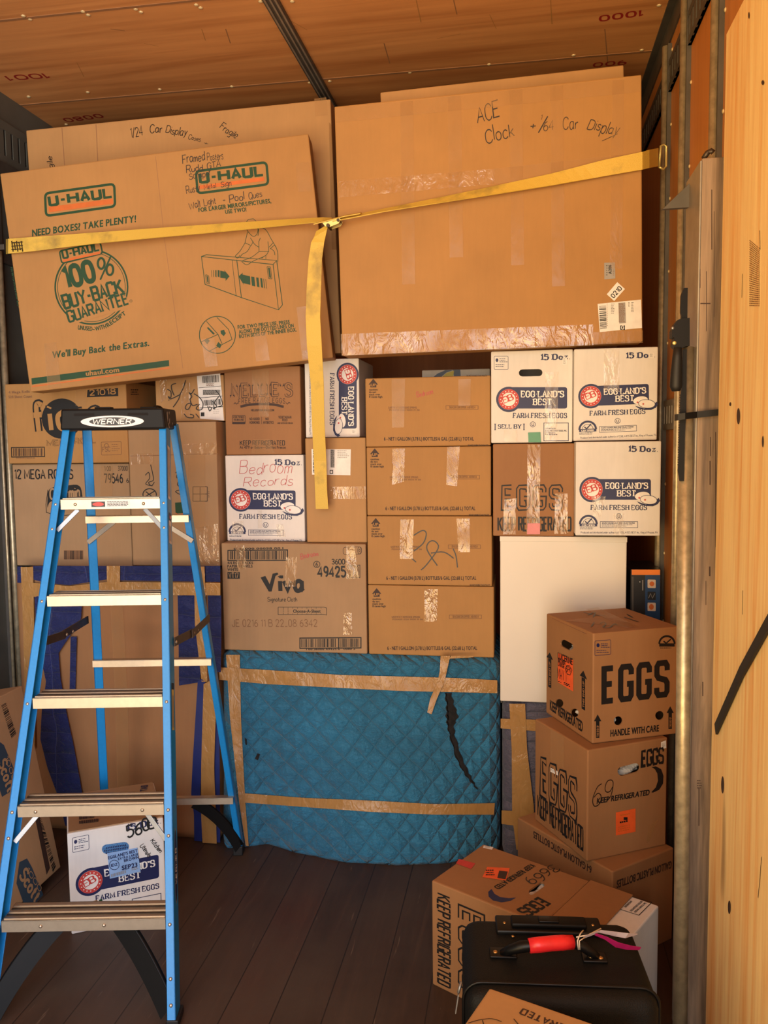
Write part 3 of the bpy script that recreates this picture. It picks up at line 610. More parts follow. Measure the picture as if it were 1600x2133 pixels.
m.box((XL, Y0, z - 0.05), (0.02, 0, 0), (0, Y1 - Y0, 0), (0, 0, 0.05), 'steel_dark'); m.box((XL, Y0, z - 0.4), (0.012, 0, 0), (0, Y1 - Y0, 0), (0, 0, 0.04), 'steel_dark')
struct(m, 'wall_left')
m = MB(); etrack(m, XL, 1, z, z + 0.17, 'liner_grey'); struct(m, 'trim_20')
m = MB(); yl = at_x(16, 900, XL + 0.02).y
m.box((XL, yl - 0.04, 0), (0.012, 0, 0), (0, 0.08, 0), (0, 0, 2.86), 'steel_dark'); m.tube([(XL + 0.02, yl, 0), (XL + 0.02, yl, 2.3)], 0.0135, 'galvanised', 12); m.tube([(XL + 0.016, yl - 0.035, 0), (XL + 0.016, yl - 0.035, 2.3)], 0.006, 'galvanised', 8); struct(m, 'trim_21')
m = MB(); m.box((XL - 0.05, Y1, 0), (XR - XL + 0.1, 0, 0), (0, 0.05, 0), (0, 0, HC), 'wall_ply'); struct(m, 'wall_front')  # unseen end wall, put close behind the load to block light leaks

# ---------------------------------------------------------------- printing shared by the egg cartons
def brand_badge(F, eggs=True, full=True):
    """carton print laid out on the reference carton (photo pixels 1200..1377 x 919..1116)"""
    c = (1233.5, 1019.8)
    F.ell(c, 26.5, 26.5, 'ink_navy', 0); F.rrect([(1234, 998), (1356, 998), (1356, 1041), (1234, 1041)], 5, 'ink_navy', 0)
    F.ell(c, 22, 22, 'ink_white', 1); F.ell(c, 17.5, 17.5, 'ink_red', 2, ring=6.5); F.ell(c, 21.2, 21.2, 'ink_red', 2, ring=1.0)
    for k in range(16):
        a = R(22.5 * k); F.ell((c[0] + 17.5 * math.cos(a), c[1] + 17.5 * math.sin(a)), 1.3, 1.3, 'label_white', 3, n=6)
    F.skel('EB', (1224.5, 1027), (1244.5, 1020), 12.5, 'ink_red', w=2.3, wh=1.1, serif=True, lay=3, gap=1.5)
    F.skel("EGG·LAND'S", (1262, 1017.8), (1349, 1017.8), 12.3, 'ink_white', w=2.7, wh=1.2, serif=True, lay=2, gap=3.0)
    F.skel('BEST', (1286.5, 1033.6), (1323.5, 1033.6), 12.3, 'ink_white', w=2.4, wh=1.0, serif=True, lay=2, gap=3.0)
    F.skel('FARM FRESH EGGS', (1231.5, 1062), (1347, 1062), 9.8, 'ink_navy', w=2.5, wh=1.2, serif=True, lay=1, gap=3.4)
    if eggs:
        F.fill([F.uv(p) for p in [(1326, 1044), (1334, 1047), (1345, 1050.5), (1356, 1049.5), (1364, 1044), (1372, 1037), (1375, 1043), (1370, 1050), (1360, 1054.5), (1346, 1054), (1333, 1050)]], 'ink_navy', 3)
        F.ell((1338, 1033), 15.5, 8.6, 'ink_white', 4, rot=-0.12); F.ell((1351, 1041), 17.5, 9.2, 'ink_navy', 5, rot=0.12, ring=1.0); F.ell((1351, 1041), 17, 9, 'ink_white', 4, rot=0.12)
        F.ell((1331.5, 1037), 2, 2, 'ink_red', 6, n=8); F.ell((1343.5, 1041), 2, 2, 'ink_red', 6, n=8)
def carton_foot(F):
    F.ell((1289, 1075.5), 5.6, 5.6, 'ink_navy', 1, ring=1.0); F.skel('U', (1287, 1078.3), (1291, 1078.3), 5.5, 'ink_navy', w=2, lay=1)
    F.ell((1225.7, 1092), 17.5, 17.5, 'ink_navy', 1, ring=4.2, a0=0, a1=180); F.ell((1225.7, 1092), 11.5, 11.5, 'ink_navy', 1, ring=0.9, a0=0, a1=180)
    F.rect(1207.5, 1090.5, 1244, 1096.5, 'ink_navy', 1); F.line([(1219, 1086), (1223.5, 1090), (1233, 1080)], 2.4, 'ink_navy', 2); F.sans('CERTIFIED', (1212, 1095.6), (1239, 1095.6), 3.6, 'ink_white', 2)
    F.lines(1208, 1098.5, 1244, 1104, 2, 'ink_navy', seed=4, h=1.0)
    F.frame_rect([(1250.5, 1086.5), (1328.5, 1086.5), (1328.5, 1099), (1250.5, 1099)], 0.9, 'ink_navy')
    F.sans('SAFE HANDLING INSTRUCTIONS', (1254, 1090.8), (1322, 1090.8), 2.8, 'ink_navy'); F.lines(1254, 1092.6, 1326, 1098, 2, 'ink_navy', seed=5, h=1.0)
    F.skel("Produced and distributed under authority of EGGLAND'S BEST Inc., King of Prussia, PA", (1210, 1111), (1370, 1111), 4, 'ink_navy', w=1.5, wh=1)
def doz(F): F.skel('15 Doz.', (1309, 940.6), (1370, 940.6), 11, 'ink_navy', w=2.9, wh=1.3, serif=True, lay=1, gap=3.2)
def affine(src, dst):
    """map three reference photo points to three photo points"""
    (x0, y0), (x1, y1), (x2, y2) = src; a = Matrix(((x1 - x0, x2 - x0), (y1 - y0, y2 - y0))).inverted()
    b = Matrix(((dst[1][0] - dst[0][0], dst[2][0] - dst[0][0]), (dst[1][1] - dst[0][1], dst[2][1] - dst[0][1]))); k = b @ a
    return lambda x, y: (dst[0][0] + k[0][0] * (x - x0) + k[0][1] * (y - y0), dst[0][1] + k[1][0] * (x - x0) + k[1][1] * (y - y0))
REF = [(1199.7, 919), (1375.6, 919), (1199.7, 1115)]
def stamp_box(F, q):                                               # small outlined recycling stamp
    F.rrect(q, 2.5, 'ink_navy', 1, ring=0.8); x0, y0 = q[0]; w = q[1][0] - x0; h = q[3][1] - y0
    F.ell((x0 + w * 0.2, y0 + h * 0.3), w * 0.1, h * 0.14, 'ink_navy', 1, n=10); F.lines(x0 + w * 0.38, y0 + h * 0.18, x0 + w * 0.95, y0 + h * 0.52, 3, 'ink_navy', h=1.2); F.lines(x0 + w * 0.1, y0 + h * 0.62, x0 + w * 0.9, y0 + h * 0.9, 2, 'ink_navy', h=1.2)
def sellby(F):
    """second egg carton print: reference photo pixels 1024..1193 x 727..922"""
    T0 = F.T
    c = (1060, 832); F.ell(c, 26.5, 26.5, 'ink_navy', 0); F.rrect([(1060, 806.5), (1181.5, 806.5), (1181.5, 851), (1060, 851)], 5, 'ink_navy', 0)
    F.ell(c, 21.5, 21.5, 'ink_white', 1); F.ell(c, 17.2, 17.2, 'ink_red', 2, ring=6.2); F.ell(c, 20.9, 20.9, 'ink_red', 2, ring=1.0)
    for k in range(16):
        a = R(22.5 * k); F.ell((c[0] + 17.2 * math.cos(a), c[1] + 17.2 * math.sin(a)), 1.3, 1.3, 'label_white', 3, n=6)
    F.skel('EB', (1050.5, 840), (1070, 832), 12.5, 'ink_red', w=2.3, wh=1.1, serif=True, lay=3, gap=1.5)
    F.skel("EGG·LAND'S", (1086, 827), (1174, 827), 12.3, 'ink_white', w=2.7, wh=1.2, serif=True, lay=2, gap=3.0); F.skel('BEST', (1111.5, 843.3), (1148, 843.3), 12.3, 'ink_white', w=2.4, wh=1.0, serif=True, lay=2, gap=3.0)
    F.skel('FARM FRESH EGGS', (1069.5, 870.5), (1180.5, 870.5), 9.8, 'ink_navy', w=2.5, wh=1.2, serif=True, gap=3.4)
    F.skel('SELL BY', (1038, 892.6), (1085, 892.6), 8.2, 'ink_navy', w=2.5, wh=1.2, serif=True, gap=3.0)
    for x, s_ in ((1031.5, 1), (1091.5, -1)): F.rect(x - 1, 883, x + 1, 895.5, 'ink_navy', 1); F.rect(x - 1.6, 882.5, x + 1.8, 884, 'ink_navy', 1); F.rect(x - 1.6, 894.5, x + 1.8, 896, 'ink_navy', 1)
    F.ell((1110, 884), 5.4, 5.4, 'ink_navy', 1, ring=1.0); F.skel('U', (1108, 886.8), (1112, 886.8), 5.4, 'ink_navy', w=2)
    F.frame_rect([(1133, 881), (1184, 881), (1184, 918), (1133, 918)], 1.3, 'ink_navy'); F.sans('DISTRIBUTED BY', (1136, 894), (1158, 894), 3, 'ink_navy'); F.sans("EGGLAND'S BEST EGGS, INC.", (1136, 898.6), (1181, 898.6), 3.2, 'ink_navy'); F.lines(1136, 901, 1163, 908, 2, 'ink_navy', h=1.7)
    stamp_box(F, [(1029.5, 742), (1058.7, 742), (1058.7, 769.6), (1029.5, 769.6)])
    F.T = T0
EGGL, EGGC = 'egg carton', 'box'
# right-hand column
b = stack_box('egg_box', (1199, 919.5, 1376.5, 1116), 2.84, 0.30, 'white_card', "white egg carton, lower of two on the right, printed blue egg logo and 15 Doz.", 'box', 'white egg cartons'); F = b.front; F.T = affine(REF, REF)
brand_badge(F); carton_foot(F); doz(F); F.T = None
b.tape(F, [(1233, 1033), (1262, 1034), (1252, 1075), (1236, 1076)], 'white_tape'); b.tape(F, [(1278, 1070), (1300, 1070), (1300, 1115), (1278, 1115)], 'white_tape'); b.done()
b = stack_box('egg_box', (1195.5, 724.5, 1370, 917.5), 2.88, 0.30, 'white_card', 'white egg carton at top right beside the wall, its 15 Doz. print half taped over', 'box', 'white egg cartons'); F = b.front; F.T = affine(REF, [(1195.7, 729.5), (1369.5, 723), (1199, 918)])
brand_badge(F); carton_foot(F); doz(F); F.T = None
b.tape(F, [(1258, 728), (1290, 727), (1290, 815), (1258, 815)], 'white_tape'); b.label(F, [(1352, 735), (1363, 735), (1363, 746), (1352, 746)], 'label_white', 'price_sticker', lambda G: G.lines(1354, 737, 1361, 745, 4, 'label_grey', h=1)); b.done()
b = stack_box('egg_box', (1023, 729.5, 1193, 922), 2.92, 0.30, 'white_card', 'white egg carton with open hand hole, SELL BY print and a strip of green tape', 'box', 'white egg cartons'); F = b.front
sellby(F); F.skel('15 Doz.', (1126.5, 749.8), (1187, 748), 11, 'ink_navy', w=2.9, wh=1.3, serif=True, gap=3.2); b.hole(F, (1105.5, 776.5), 24.5, 7.4, -0.02)
b.tape(F, [(1136, 775), (1164, 774), (1160, 921), (1134, 921)], 'white_tape'); b.tape(F, [(1050, 896), (1078, 896), (1078, 920), (1050, 920)], 'white_tape')
b.label(F, [(1100, 901), (1126, 900), (1127, 921.5), (1101, 921.5)], 'tape_green', 'green_tape', lift=0.003); b.label(F, [(1172, 745), (1181, 745), (1181, 760), (1172, 760)], 'label_white', 'price_sticker', lambda G: G.lines(1173.5, 747, 1180, 759, 5, 'label_grey', h=1)); b.done()
b = stack_box('egg_box', (1027, 924, 1196.5, 1117), 2.92, 0.30, 'kraft_egg', 'brown carton with outlined EGGS and KEEP REFRIGERATED between white cartons', 'box'); F = b.front
F.outline('EGGS', (1049, 1058.5), (1168, 1058.5), 44, 'ink_black', 'kraft_egg', w=2.7, t=0.75, tab=BLK, gap=4.2); F.skel('KEEP REFRIGERATED', (1038, 1105), (1189, 1105), 27, 'ink_black', w=3.0, wh=1.5, tab=BLK, gap=3.0)
b.tape(F, [(1099, 926), (1126, 926), (1124, 1112), (1097, 1112)], 'crinkled_tape'); b.tape(F, [(1050, 1040), (1076, 1038), (1074, 1113), (1048, 1113)], 'crinkled_tape'); b.tape(F, [(1156, 1028), (1182.5, 1028), (1183, 1112), (1155, 1112)], 'crinkled_tape')
b.label(F, [(1099, 1090), (1125, 1090), (1125, 1113), (1098, 1113)], 'tape_pink', 'pink_tape', lift=0.0032); b.done()
# the four gallon cases
ZT = at_y(760, 1362.2, 2.98).z; ZV = at_y(614, 1131, 3.0).z
def gallon(k, rect, ox, oy, label):
    b = stack_box('water_case', rect, 2.98, 0.30, 'kraft_warm', label, 'box', 'gallon bottle cases in one stack', **({'z0': ZT} if k == 0 else {})); F = b.front; F.T = lambda x, y: (x + ox, y + oy)
    F.poly([(768, 801), (777.7, 789), (787.5, 801), (784, 801), (784, 807), (771.5, 807), (771.5, 801)], 'ink_brown', 0); F.sans('UP', (772.4, 804.6), (783, 804.6), 5.2, 'kraft_warm', 1)
    for i, (s_, e) in enumerate((('caution:', 787), ('do not', 783.5), ('stack over', 792), ('8 cases high', 796.5))): F.sans(s_, (769, 813.5 + i * 5), (e, 813.5 + i * 5), 4, 'ink_brown')
    F.sans('DO NOT DOUBLE STACK PALLETS', (972, 784), (1014, 784), 3.2, 'ink_brown'); F.sans('6 - NET 1 GALLON (3.78 L) BOTTLES/6 GAL (22.68 L) TOTAL', (800, 917.5), (987, 917.5), 7.2, 'ink_brown')
    F.sans('SAFEWAY REFRESHE SPRING', (809, 851), (868, 851), 4, 'ink_faint'); F.sans('P120450 0214 9050 19 06', (811, 855.5), (874, 855.5), 3, 'ink_faint')
    F.frame_rect([(929, 845), (996, 845), (996, 852.5), (929, 852.5)], 1.0, 'ink_faint'); F.sans('SHA200 DROPPER A8/0024', (936, 850.6), (990, 850.6), 4.4, 'ink_faint'); F.T = None; return b, F
b, F = gallon(0, (767.5, 1220.5, 1029, 1362.5), 7, 436, 'brown six-gallon bottle case at the bottom of its stack, on the teal blanket'); b.tape(F, [(885, 1227), (912, 1227), (910, 1295), (884, 1294)], 'crinkled_tape'); b.done()
b, F = gallon(1, (765.5, 1075, 1025, 1219.5), 5, 290, 'brown six-gallon bottle case with a big handwritten BR in marker')
for p in ([(862, 1115), (880, 1105), (888, 1111), (882, 1131), (862, 1148)], [(858, 1163), (867, 1171)], [(877, 1187), (888, 1177), (913, 1142), (905, 1127), (893, 1130), (890, 1146), (911, 1178)], [(898, 1152), (925, 1150), (945, 1163)], [(953, 1182), (950, 1158), (944, 1143)]): F.line(p, 2.2, 'pen_black', 3, smooth=True)
b.tape(F, [(834, 1082), (862, 1082), (860, 1164), (833, 1164)], 'crinkled_tape'); b.tape(F, [(951, 1080), (979, 1080), (979, 1150), (955, 1150)], 'crinkled_tape'); b.done()
b, F = gallon(2, (764, 930.5, 1023, 1074), 3, 145, 'brown six-gallon bottle case, third up, with two creased shiny tape strips'); b.tape(F, [(817, 935), (844, 934), (842, 1003), (817, 1010)], 'crinkled_tape'); b.tape(F, [(932, 931), (958, 930), (952, 1013), (930, 1010)], 'crinkled_tape'); b.done()
b, F = gallon(3, (761.5, 785, 1022, 929.5), 0, 0, 'brown six-gallon bottle case topping its stack, Bedroom written in red'); F.hand('Bedroom', (869, 828), (902, 820), 10, 'pen_red', 1.1)
b.tape(F, [(816, 790), (844, 789), (842, 890), (817, 891)]); b.tape(F, [(955, 790), (981, 789), (980, 845), (955, 846)]); b.done()
b = stack_box('paper_towel_case', (879, 769.5, 1021, 800), 3.30, 0.28, 'white_card', 'white case with blue and yellow swoosh, mostly hidden behind the gallon cases', 'box', 'paper goods cases', z0=1.55); F = b.front
F.poly([(902, 786), (912, 778), (928, 771), (945, 771), (930, 776), (918, 786)], 'electro_blue', 0); F.poly([(920, 786), (930, 777), (946, 772), (944, 786)], 'label_yellow', 1); F.poly([(944, 770), (959, 770), (960, 786), (946, 786)], 'electro_blue', 0); b.done()
# middle-left column
b = stack_box('paper_towel_case', (464, 1131.5, 763.5, 1362), 2.98, 0.36, 'kraft_grey', 'wide brown paper towel case with a big bold black four-letter logo', 'box', 'paper goods cases', z0=ZT, z1=ZV); F = b.front
F.frame_rect([(475, 1146.5), (599, 1145.5), (599, 1167), (475, 1167.5)], 2.2, 'ink_black'); F.bars([(479, 1148), (520, 1148), (520, 1165), (479, 1165)], 'ink_black', 14); F.bars([(526, 1148), (597, 1147.5), (597, 1165), (526, 1165)], 'ink_black', 26, seed=2); F.rect(521.5, 1147, 523.5, 1166, 'ink_black', 1)
F.sans('0 42000 00098 00 1', (487, 1145), (590, 1143.6), 3.6, 'ink_black')
F.sans('4/6 ROLL PACKS', (474, 1175), (527, 1175), 5.4, 'ink_black'); F.sans('PAPER TOWELS', (474, 1182), (526, 1182), 5.4, 'ink_black'); F.sans('WHITE', (474, 1189), (496, 1189), 5.4, 'ink_black'); F.rect(474, 1191.5, 499.6, 1205.6, 'ink_black', 0); F.skel('VT17', (477, 1203.5), (497, 1203.5), 10, 'kraft_grey', w=1.8)
F.ell((660, 1175.5), 6.5, 6.5, 'ink_black', 1, ring=1.3); F.skel('6', (658, 1179.5), (662, 1179.5), 8, 'ink_black', w=1.8); F.skel('3600-', (691.5, 1175), (723, 1175), 10, 'ink_black', w=1.9); F.skel('49425', (663, 1201), (720, 1201), 20, 'ink_black', w=2.3, gap=2.6)
F.frame_rect([(724, 1178), (750, 1177), (750, 1203), (724, 1204)], 1.2, 'ink_black'); F.outline('00', (728, 1200), (747, 1200), 19, 'ink_black', 'kraft_grey', w=2.4, t=0.7, gap=3)
F.poly([(543, 1203), (553, 1199.5), (562, 1217), (568, 1195), (578, 1192.5), (580, 1196), (574, 1200), (566, 1232), (560, 1232)], 'ink_black', 1); F.skel('iva', (583, 1231), (632, 1231), 34, 'ink_black', w=2.6, gap=2.2); F.rect(582, 1198.5, 590, 1204.5, 'ink_black', 1)
F.skel('Signature Cloth', (558, 1252.6), (619, 1252.6), 8.5, 'ink_black', w=1.3)
F.frame_rect([(579.6, 1264.6), (675, 1264.6), (680, 1266), (680.5, 1281), (675, 1280), (579.6, 1280.3)], 1.0, 'ink_black')
for k in range(9):
    for j in range(4): F.rect(590 + k * 9.8, 1265.5 + j * 3.8, 590.8 + k * 9.8, 1267.8 + j * 3.8, 'ink_black', 1)
F.rect(609, 1267.5, 670, 1277.5, 'kraft_grey', 2); F.sans('Choose-A-Sheet', (611, 1275.8), (668, 1275.8), 6.2, 'ink_black', 3)
F.skel('JE 0216 11 B 22:08 6342', (484, 1305), (661, 1305), 14, 'ink_faint', w=1.1, gap=2.4)
F.frame_rect([(625, 1329), (752, 1328), (752, 1349.5), (625, 1350.5)], 2.2, 'ink_black'); F.bars([(628, 1331), (702, 1330), (702, 1348), (628, 1348.5)], 'ink_black', 28, seed=5); F.bars([(709, 1330), (749, 1330), (749, 1347.5), (709, 1348)], 'ink_black', 15, seed=6); F.rect(704.5, 1329.5, 706.8, 1349, 'ink_black', 1); F.sans('1 00 36000 49425 6   00110 2', (638, 1354), (740, 1353.2), 3.4, 'ink_black')
F.rrect([(715, 1140), (753, 1139), (753, 1154), (715, 1155)], 5, 'ink_brown', 1, ring=0.9); F.ell((749, 1146.5), 3.6, 7.2, 'ink_brown', 1, ring=0.9); F.ell((749, 1146.5), 1.3, 2.4, 'ink_brown', 1, ring=0.8)
F.hand('Bedroom', (627, 1164), (663, 1157), 9.5, 'pen_red', 1.2)
b.tape(F, [(596, 1160), (619, 1160), (616, 1222), (594, 1222)], 'crinkled_tape'); b.tape(F, [(490, 1136), (510, 1136), (514, 1185), (496, 1186)], 'crinkled_tape'); b.tape(F, [(722, 1136), (738, 1136), (748, 1205), (722, 1206)], 'crinkled_tape'); b.tape(F, [(717, 1276), (733, 1276), (734, 1322), (715, 1322)], 'crinkled_tape')
b.done()
b = stack_box('egg_box', (471, 948, 634, 1130), 3.04, 0.29, 'white_card', 'white egg carton with Bedroom Records handwritten in red pen', 'box', 'white egg cartons', z0=ZV + 0.001); F = b.front; F.T = affine(REF, [(470, 947), (634, 948.5), (470.3, 1129.5)])
brand_badge(F); carton_foot(F); doz(F); F.T = None
F.hand('Bedroom', (499, 988), (607, 984), 24, 'pen_red', 0.42, slant=0.2); F.hand('Records', (507, 1014), (609, 1010), 20, 'pen_red', 0.46, slant=0.2)
b.tape(F, [(484, 1086), (507, 1085), (507, 1112), (484, 1112)], 'white_tape'); b.tape(F, [(575, 1092), (590, 1092), (596, 1118), (578, 1118)], 'white_tape'); b.tape(F, [(538, 1063), (546, 1063), (546, 1100), (538, 1100)], 'white_tape'); b.done()
b = stack_box('egg_box', (468.5, 764, 626.5, 947), 3.05, 0.29, 'kraft_egg', "brown free range egg carton with arched outlined lettering, above the Bedroom Records carton", 'box'); F = b.front
F.outline("NELLIE'S", (484, 827.5), (608, 825.5), 25, 'ink_brown', 'kraft_egg', w=3.0, t=0.65, wh=1.9, serif=True, gap=3.8, arc=0.8); F.skel('FREE RANGE EGGS', (497, 841), (594, 840.5), 9.5, 'ink_brown', w=1.3, gap=4.4, arc=2.6)
F.line([(487, 842), (490, 839), (493, 842), (496, 839)], 1.3, 'ink_brown', 1); F.line([(596, 839), (599, 842), (602, 838), (605, 840)], 1.3, 'ink_brown', 1); F.line([(501, 847), (520, 843), (546, 841.5), (572, 843), (591, 847.5)], 5, 'ink_brown', 1, smooth=True)
F.sans('NELLIESFREERANGE.COM', (523, 856.5), (571, 856.5), 4.4, 'ink_brown'); F.rrect([(484, 865.5), (511, 865.5), (511, 883), (484, 883)], 2, 'ink_brown', 1, ring=1); F.sans('CERTIFIED', (486, 871), (509, 871), 4, 'ink_brown'); F.sans('HUMANE', (487, 876.5), (508, 876.5), 4, 'ink_brown'); F.rect(485, 878.5, 510.5, 882.5, 'ink_brown', 1)
for s_, x0, x1, y in (('NO ADDED', 520, 541, 875), ('HORMONES', 520, 541, 882.5), ('NO', 553, 560, 875), ('ANTIBIOTICS', 548, 570, 882.5), ('VEGETARIAN', 580, 607, 871.5), ('FEED', 588, 599, 877.5), ('AND OUTDOOR FORAGE', 578, 610, 883)): F.sans(s_, (x0, y), (x1, y), 5 if y < 883 else 3.4, 'ink_brown')
F.rect(544.5, 868, 545.2, 883, 'ink_brown', 1)
F.skel('KEEP REFRIGERATED', (500.5, 927.3), (593, 927.3), 9, 'ink_black', w=1.9, wh=1.4, tab=BLK, gap=2.6); F.sans('At 45°F or Below—Do Not Freeze', (499.5, 934.5), (595, 934.5), 5.4, 'ink_brown')
b.tape(F, [(525, 766), (561, 766), (560, 820), (527, 821)], 'clear_tape'); b.tape(F, [(538, 820), (561, 820), (561, 868), (540, 868)]); b.tape(F, [(528, 915), (562, 914), (573, 944), (524, 945)]); b.done()
b = stack_box('egg_box', (635.5, 747.5, 748.5, 911), 3.06, 0.30, 'white_card', 'white egg carton turned on its side so its logo reads downward', 'box', 'white egg cartons'); F = b.front
F.T = lambda x, y: (724.2 - (y - 1019.8) * 0.87, 780 + (x - 1233.5) * 0.92); brand_badge(F); F.skel("Produced and distributed under authority of EGGLAND'S BEST Inc., King of Prussia, PA", (1210, 1111), (1370, 1111), 4, 'ink_navy', w=1.5, wh=1); F.T = None
b.label(F, [(731, 893), (744, 893), (744, 905), (731, 905)], 'label_white', 'price_sticker', lambda G: G.lines(734, 896, 741, 903, 3, 'label_grey', h=1)); b.done()
b = stack_box('cardboard_box', (637.5, 912, 763, 1130), 3.01, 0.32, 'kraft', 'plain brown box with one white shipping label behind the hanging strap end', 'box', 'plain brown boxes', z0=ZV + 0.001); F = b.front
def lab(G):
    G.bars([(652, 937), (658, 937), (658, 986), (652, 986)], 'ink_black', 22, along=1); G.rect(689, 936.5, 697, 974, 'label_grey', 1); G.lines(689, 937, 697, 973, 18, 'ink_black', seed=8, lay=2); G.rect(687, 979, 694, 987, 'ink_black', 1); G.rect(688.5, 980.5, 692.5, 985.5, 'label_white', 2); G.lines(703, 938, 728, 956, 5, 'label_grey', h=1.2)
b.label(F, [(649, 935.6), (731, 936), (730, 990), (650, 988.5)], 'label_white', 'shipping_label', lab); b.tape(F, [(689, 1014), (762, 1013), (762, 1039), (687, 1039)], 'crinkled_tape'); b.done()
# far left column
b = stack_box('paper_towel_case', (30, 966, 272, 1179.5), 3.02, 0.36, 'kraft_grey', 'brown paper case reading 12 MEGA ROLLS behind the ladder', 'box', 'paper goods cases'); F = b.front
F.skel('12 MEGA ROLLS', (31, 997), (152, 997), 17.5, 'ink_black', w=2.0, wh=1.5, gap=2.4); F.skel('1 00', (218, 980.5), (231, 980.5), 8.5, 'ink_black', w=1.5); F.skel('37000', (246, 980), (266, 980), 8.5, 'ink_black', w=1.5); F.skel('79546', (218, 1006), (256, 1005), 17.5, 'ink_black', w=2.0, gap=2.4); F.skel('6', (264, 1005), (268, 1005), 8, 'ink_black', w=1.7)
F.rrect([(100, 1016), (168, 1008), (176, 1062), (98, 1066)], 14, 'ink_black', 0); F.rrect([(103, 1044), (172, 1040), (176, 1064), (97, 1068)], 8, 'kraft_grey', 1); F.skel('Charmin', (105, 1040), (166, 1034), 20, 'kraft_grey', w=2.2, lay=2, slant=0.15); F.line([(97, 1068), (96, 1050), (100, 1020)], 1.3, 'ink_black', 1); F.line([(97, 1067), (120, 1074), (150, 1072)], 1.3, 'ink_black', 1, smooth=True)
F.rect(133, 1146, 174, 1165, 'kraft_dark', 0); F.bars([(134, 1147), (173, 1147), (173, 1165), (134, 1165)], 'ink_black', 24, seed=9); b.tape(F, [(211, 970), (236, 970), (234, 1060), (209, 1060)]); b.done()
b = stack_box('paper_towel_case', (13.5, 797, 265, 965), 2.99, 0.33, 'kraft_warm', "brown case with a black dot logo and number 21018, behind the ladder cap", 'box', 'paper goods cases'); F = b.front
F.ell((129, 872), 42, 42, 'ink_black', 0); F.outline('fiora', (74, 899), (214, 886), 54, 'ink_black', 'kraft_warm', w=3.4, t=0.7, gap=2.8, lay=2)
F.poly([(182.5, 812), (246, 808), (246.6, 825), (181, 827.5)], 'ink_black', 0); F.skel('21018', (187.5, 823.5), (241, 820.5), 10.5, 'kraft_warm', w=1.9, gap=2.4)
F.outline('MEGA ROLL', (99, 929), (200, 922), 10.5, 'ink_brown', 'kraft_warm', w=2.3, t=0.5); F.frame_rect([(24, 932.5), (92.5, 931.5), (93, 951), (24.5, 952)], 1.8, 'ink_black'); F.bars([(28, 934), (89, 933.5), (89, 949.5), (28, 950)], 'ink_brown', 24, seed=11); F.lines(34, 953, 84, 956, 1, 'ink_faint', h=2)
F.rrect([(211, 921), (252.5, 920), (253, 947), (211.5, 948)], 2, 'ink_faint', 1, ring=1.0); F.skel('FSC', (214, 941), (230, 940), 9, 'ink_faint', w=1.6); F.ell((222, 928), 4, 4, 'ink_faint', 1, ring=1.4); F.lines(233, 925, 250, 943, 4, 'ink_faint', h=1)
F.sans('4 Mega Rolls', (18, 820), (62, 818), 5, 'ink_faint'); F.sans('528 Sheet Count', (18, 829.5), (67, 828), 5, 'ink_faint'); b.tape(F, [(158, 800), (180, 799), (180, 845), (158, 845)])
b.right.lines(272, 811, 292, 825, 3, 'ink_brown', h=2); b.done()
b = stack_box('cardboard_box', (271, 879, 454, 1179), 2.99, 0.36, 'kraft_grey', 'tall taped brown box with window-grid stamp, right of the ladder cap', 'box', 'plain brown boxes'); F = b.front
F.line([(272, 950), (454, 945)], 1.3, 'ink_faint', 0)
for x in (402, 417, 432): F.rect(x - 0.7, 1014, x + 0.7, 1044, 'ink_brown', 1)
for y in (1014, 1029, 1044): F.rect(402, y - 0.7, 432, y + 0.7, 'ink_brown', 1)
F.lines(434, 1024, 437, 1038, 4, 'ink_brown', h=1)
for p in ([(314, 968), (318, 985), (320, 1000), (310, 1005), (316, 1012), (322, 1004)], [(303, 990), (310, 984), (312, 996), (304, 1008), (318, 1012)], [(366, 985), (372, 981), (368, 994), (374, 998), (370, 1010), (380, 1018), (366, 1024), (380, 1032)], [(382, 985), (386, 1000), (388, 1020), (384, 1040)]): F.line(p, 1.5, 'pen_black', 3, smooth=True)
F.ell((312, 1030), 14, 12, 'pen_black', 3, ring=2); F.line([(300, 1036), (324, 1022)], 2, 'pen_black', 3); F.line([(304, 1024), (322, 1038)], 2, 'pen_black', 3)
F.poly([(365, 1047), (384, 1046), (388, 1068), (366, 1070)], 'ink_green', 2); F.line([(366, 1068), (372, 1073), (380, 1070), (388, 1074)], 1.6, 'ink_orange', 3)
b.tape(F, [(384, 925), (452, 922), (453, 947), (384, 948)], 'crinkled_tape'); b.tape(F, [(392, 948), (428, 948), (428, 1100), (394, 1100)]); b.tape(F, [(272, 946), (320, 944), (320, 966), (273, 968)], 'crinkled_tape'); b.tape(F, [(410, 1100), (454, 1090), (456, 1176), (414, 1176)], 'crinkled_tape'); b.done()
b = stack_box('cardboard_box', (324, 777, 467, 878), 3.06, 0.30, 'kraft', 'brown box with scribbled marker and a tall white shipping label', 'box', 'plain brown boxes', z1=1.79); F = b.front
def lab2(G):
    G.bars([(421, 784), (456, 781), (457, 796), (422, 798)], 'ink_black', 24, seed=14); G.lines(430, 799, 450, 805, 3, 'ink_faint', h=1); G.line([(414, 808), (461, 804)], 0.8, 'ink_black', 1); G.rect(423, 812, 459, 823, 'label_grey', 1); G.lines(423, 812, 459, 823, 6, 'ink_black', lay=2, seed=15)
    G.line([(414, 829), (463, 825)], 1.0, 'ink_black', 1); G.bars([(424, 834), (460, 831), (461, 843), (425, 845)], 'ink_black', 24, seed=16); G.line([(416, 850), (465, 847)], 1.2, 'ink_black', 1); G.rect(418.5, 859, 426, 867, 'ink_black', 1); G.lines(444, 852, 459, 864, 3, 'label_grey', h=1)
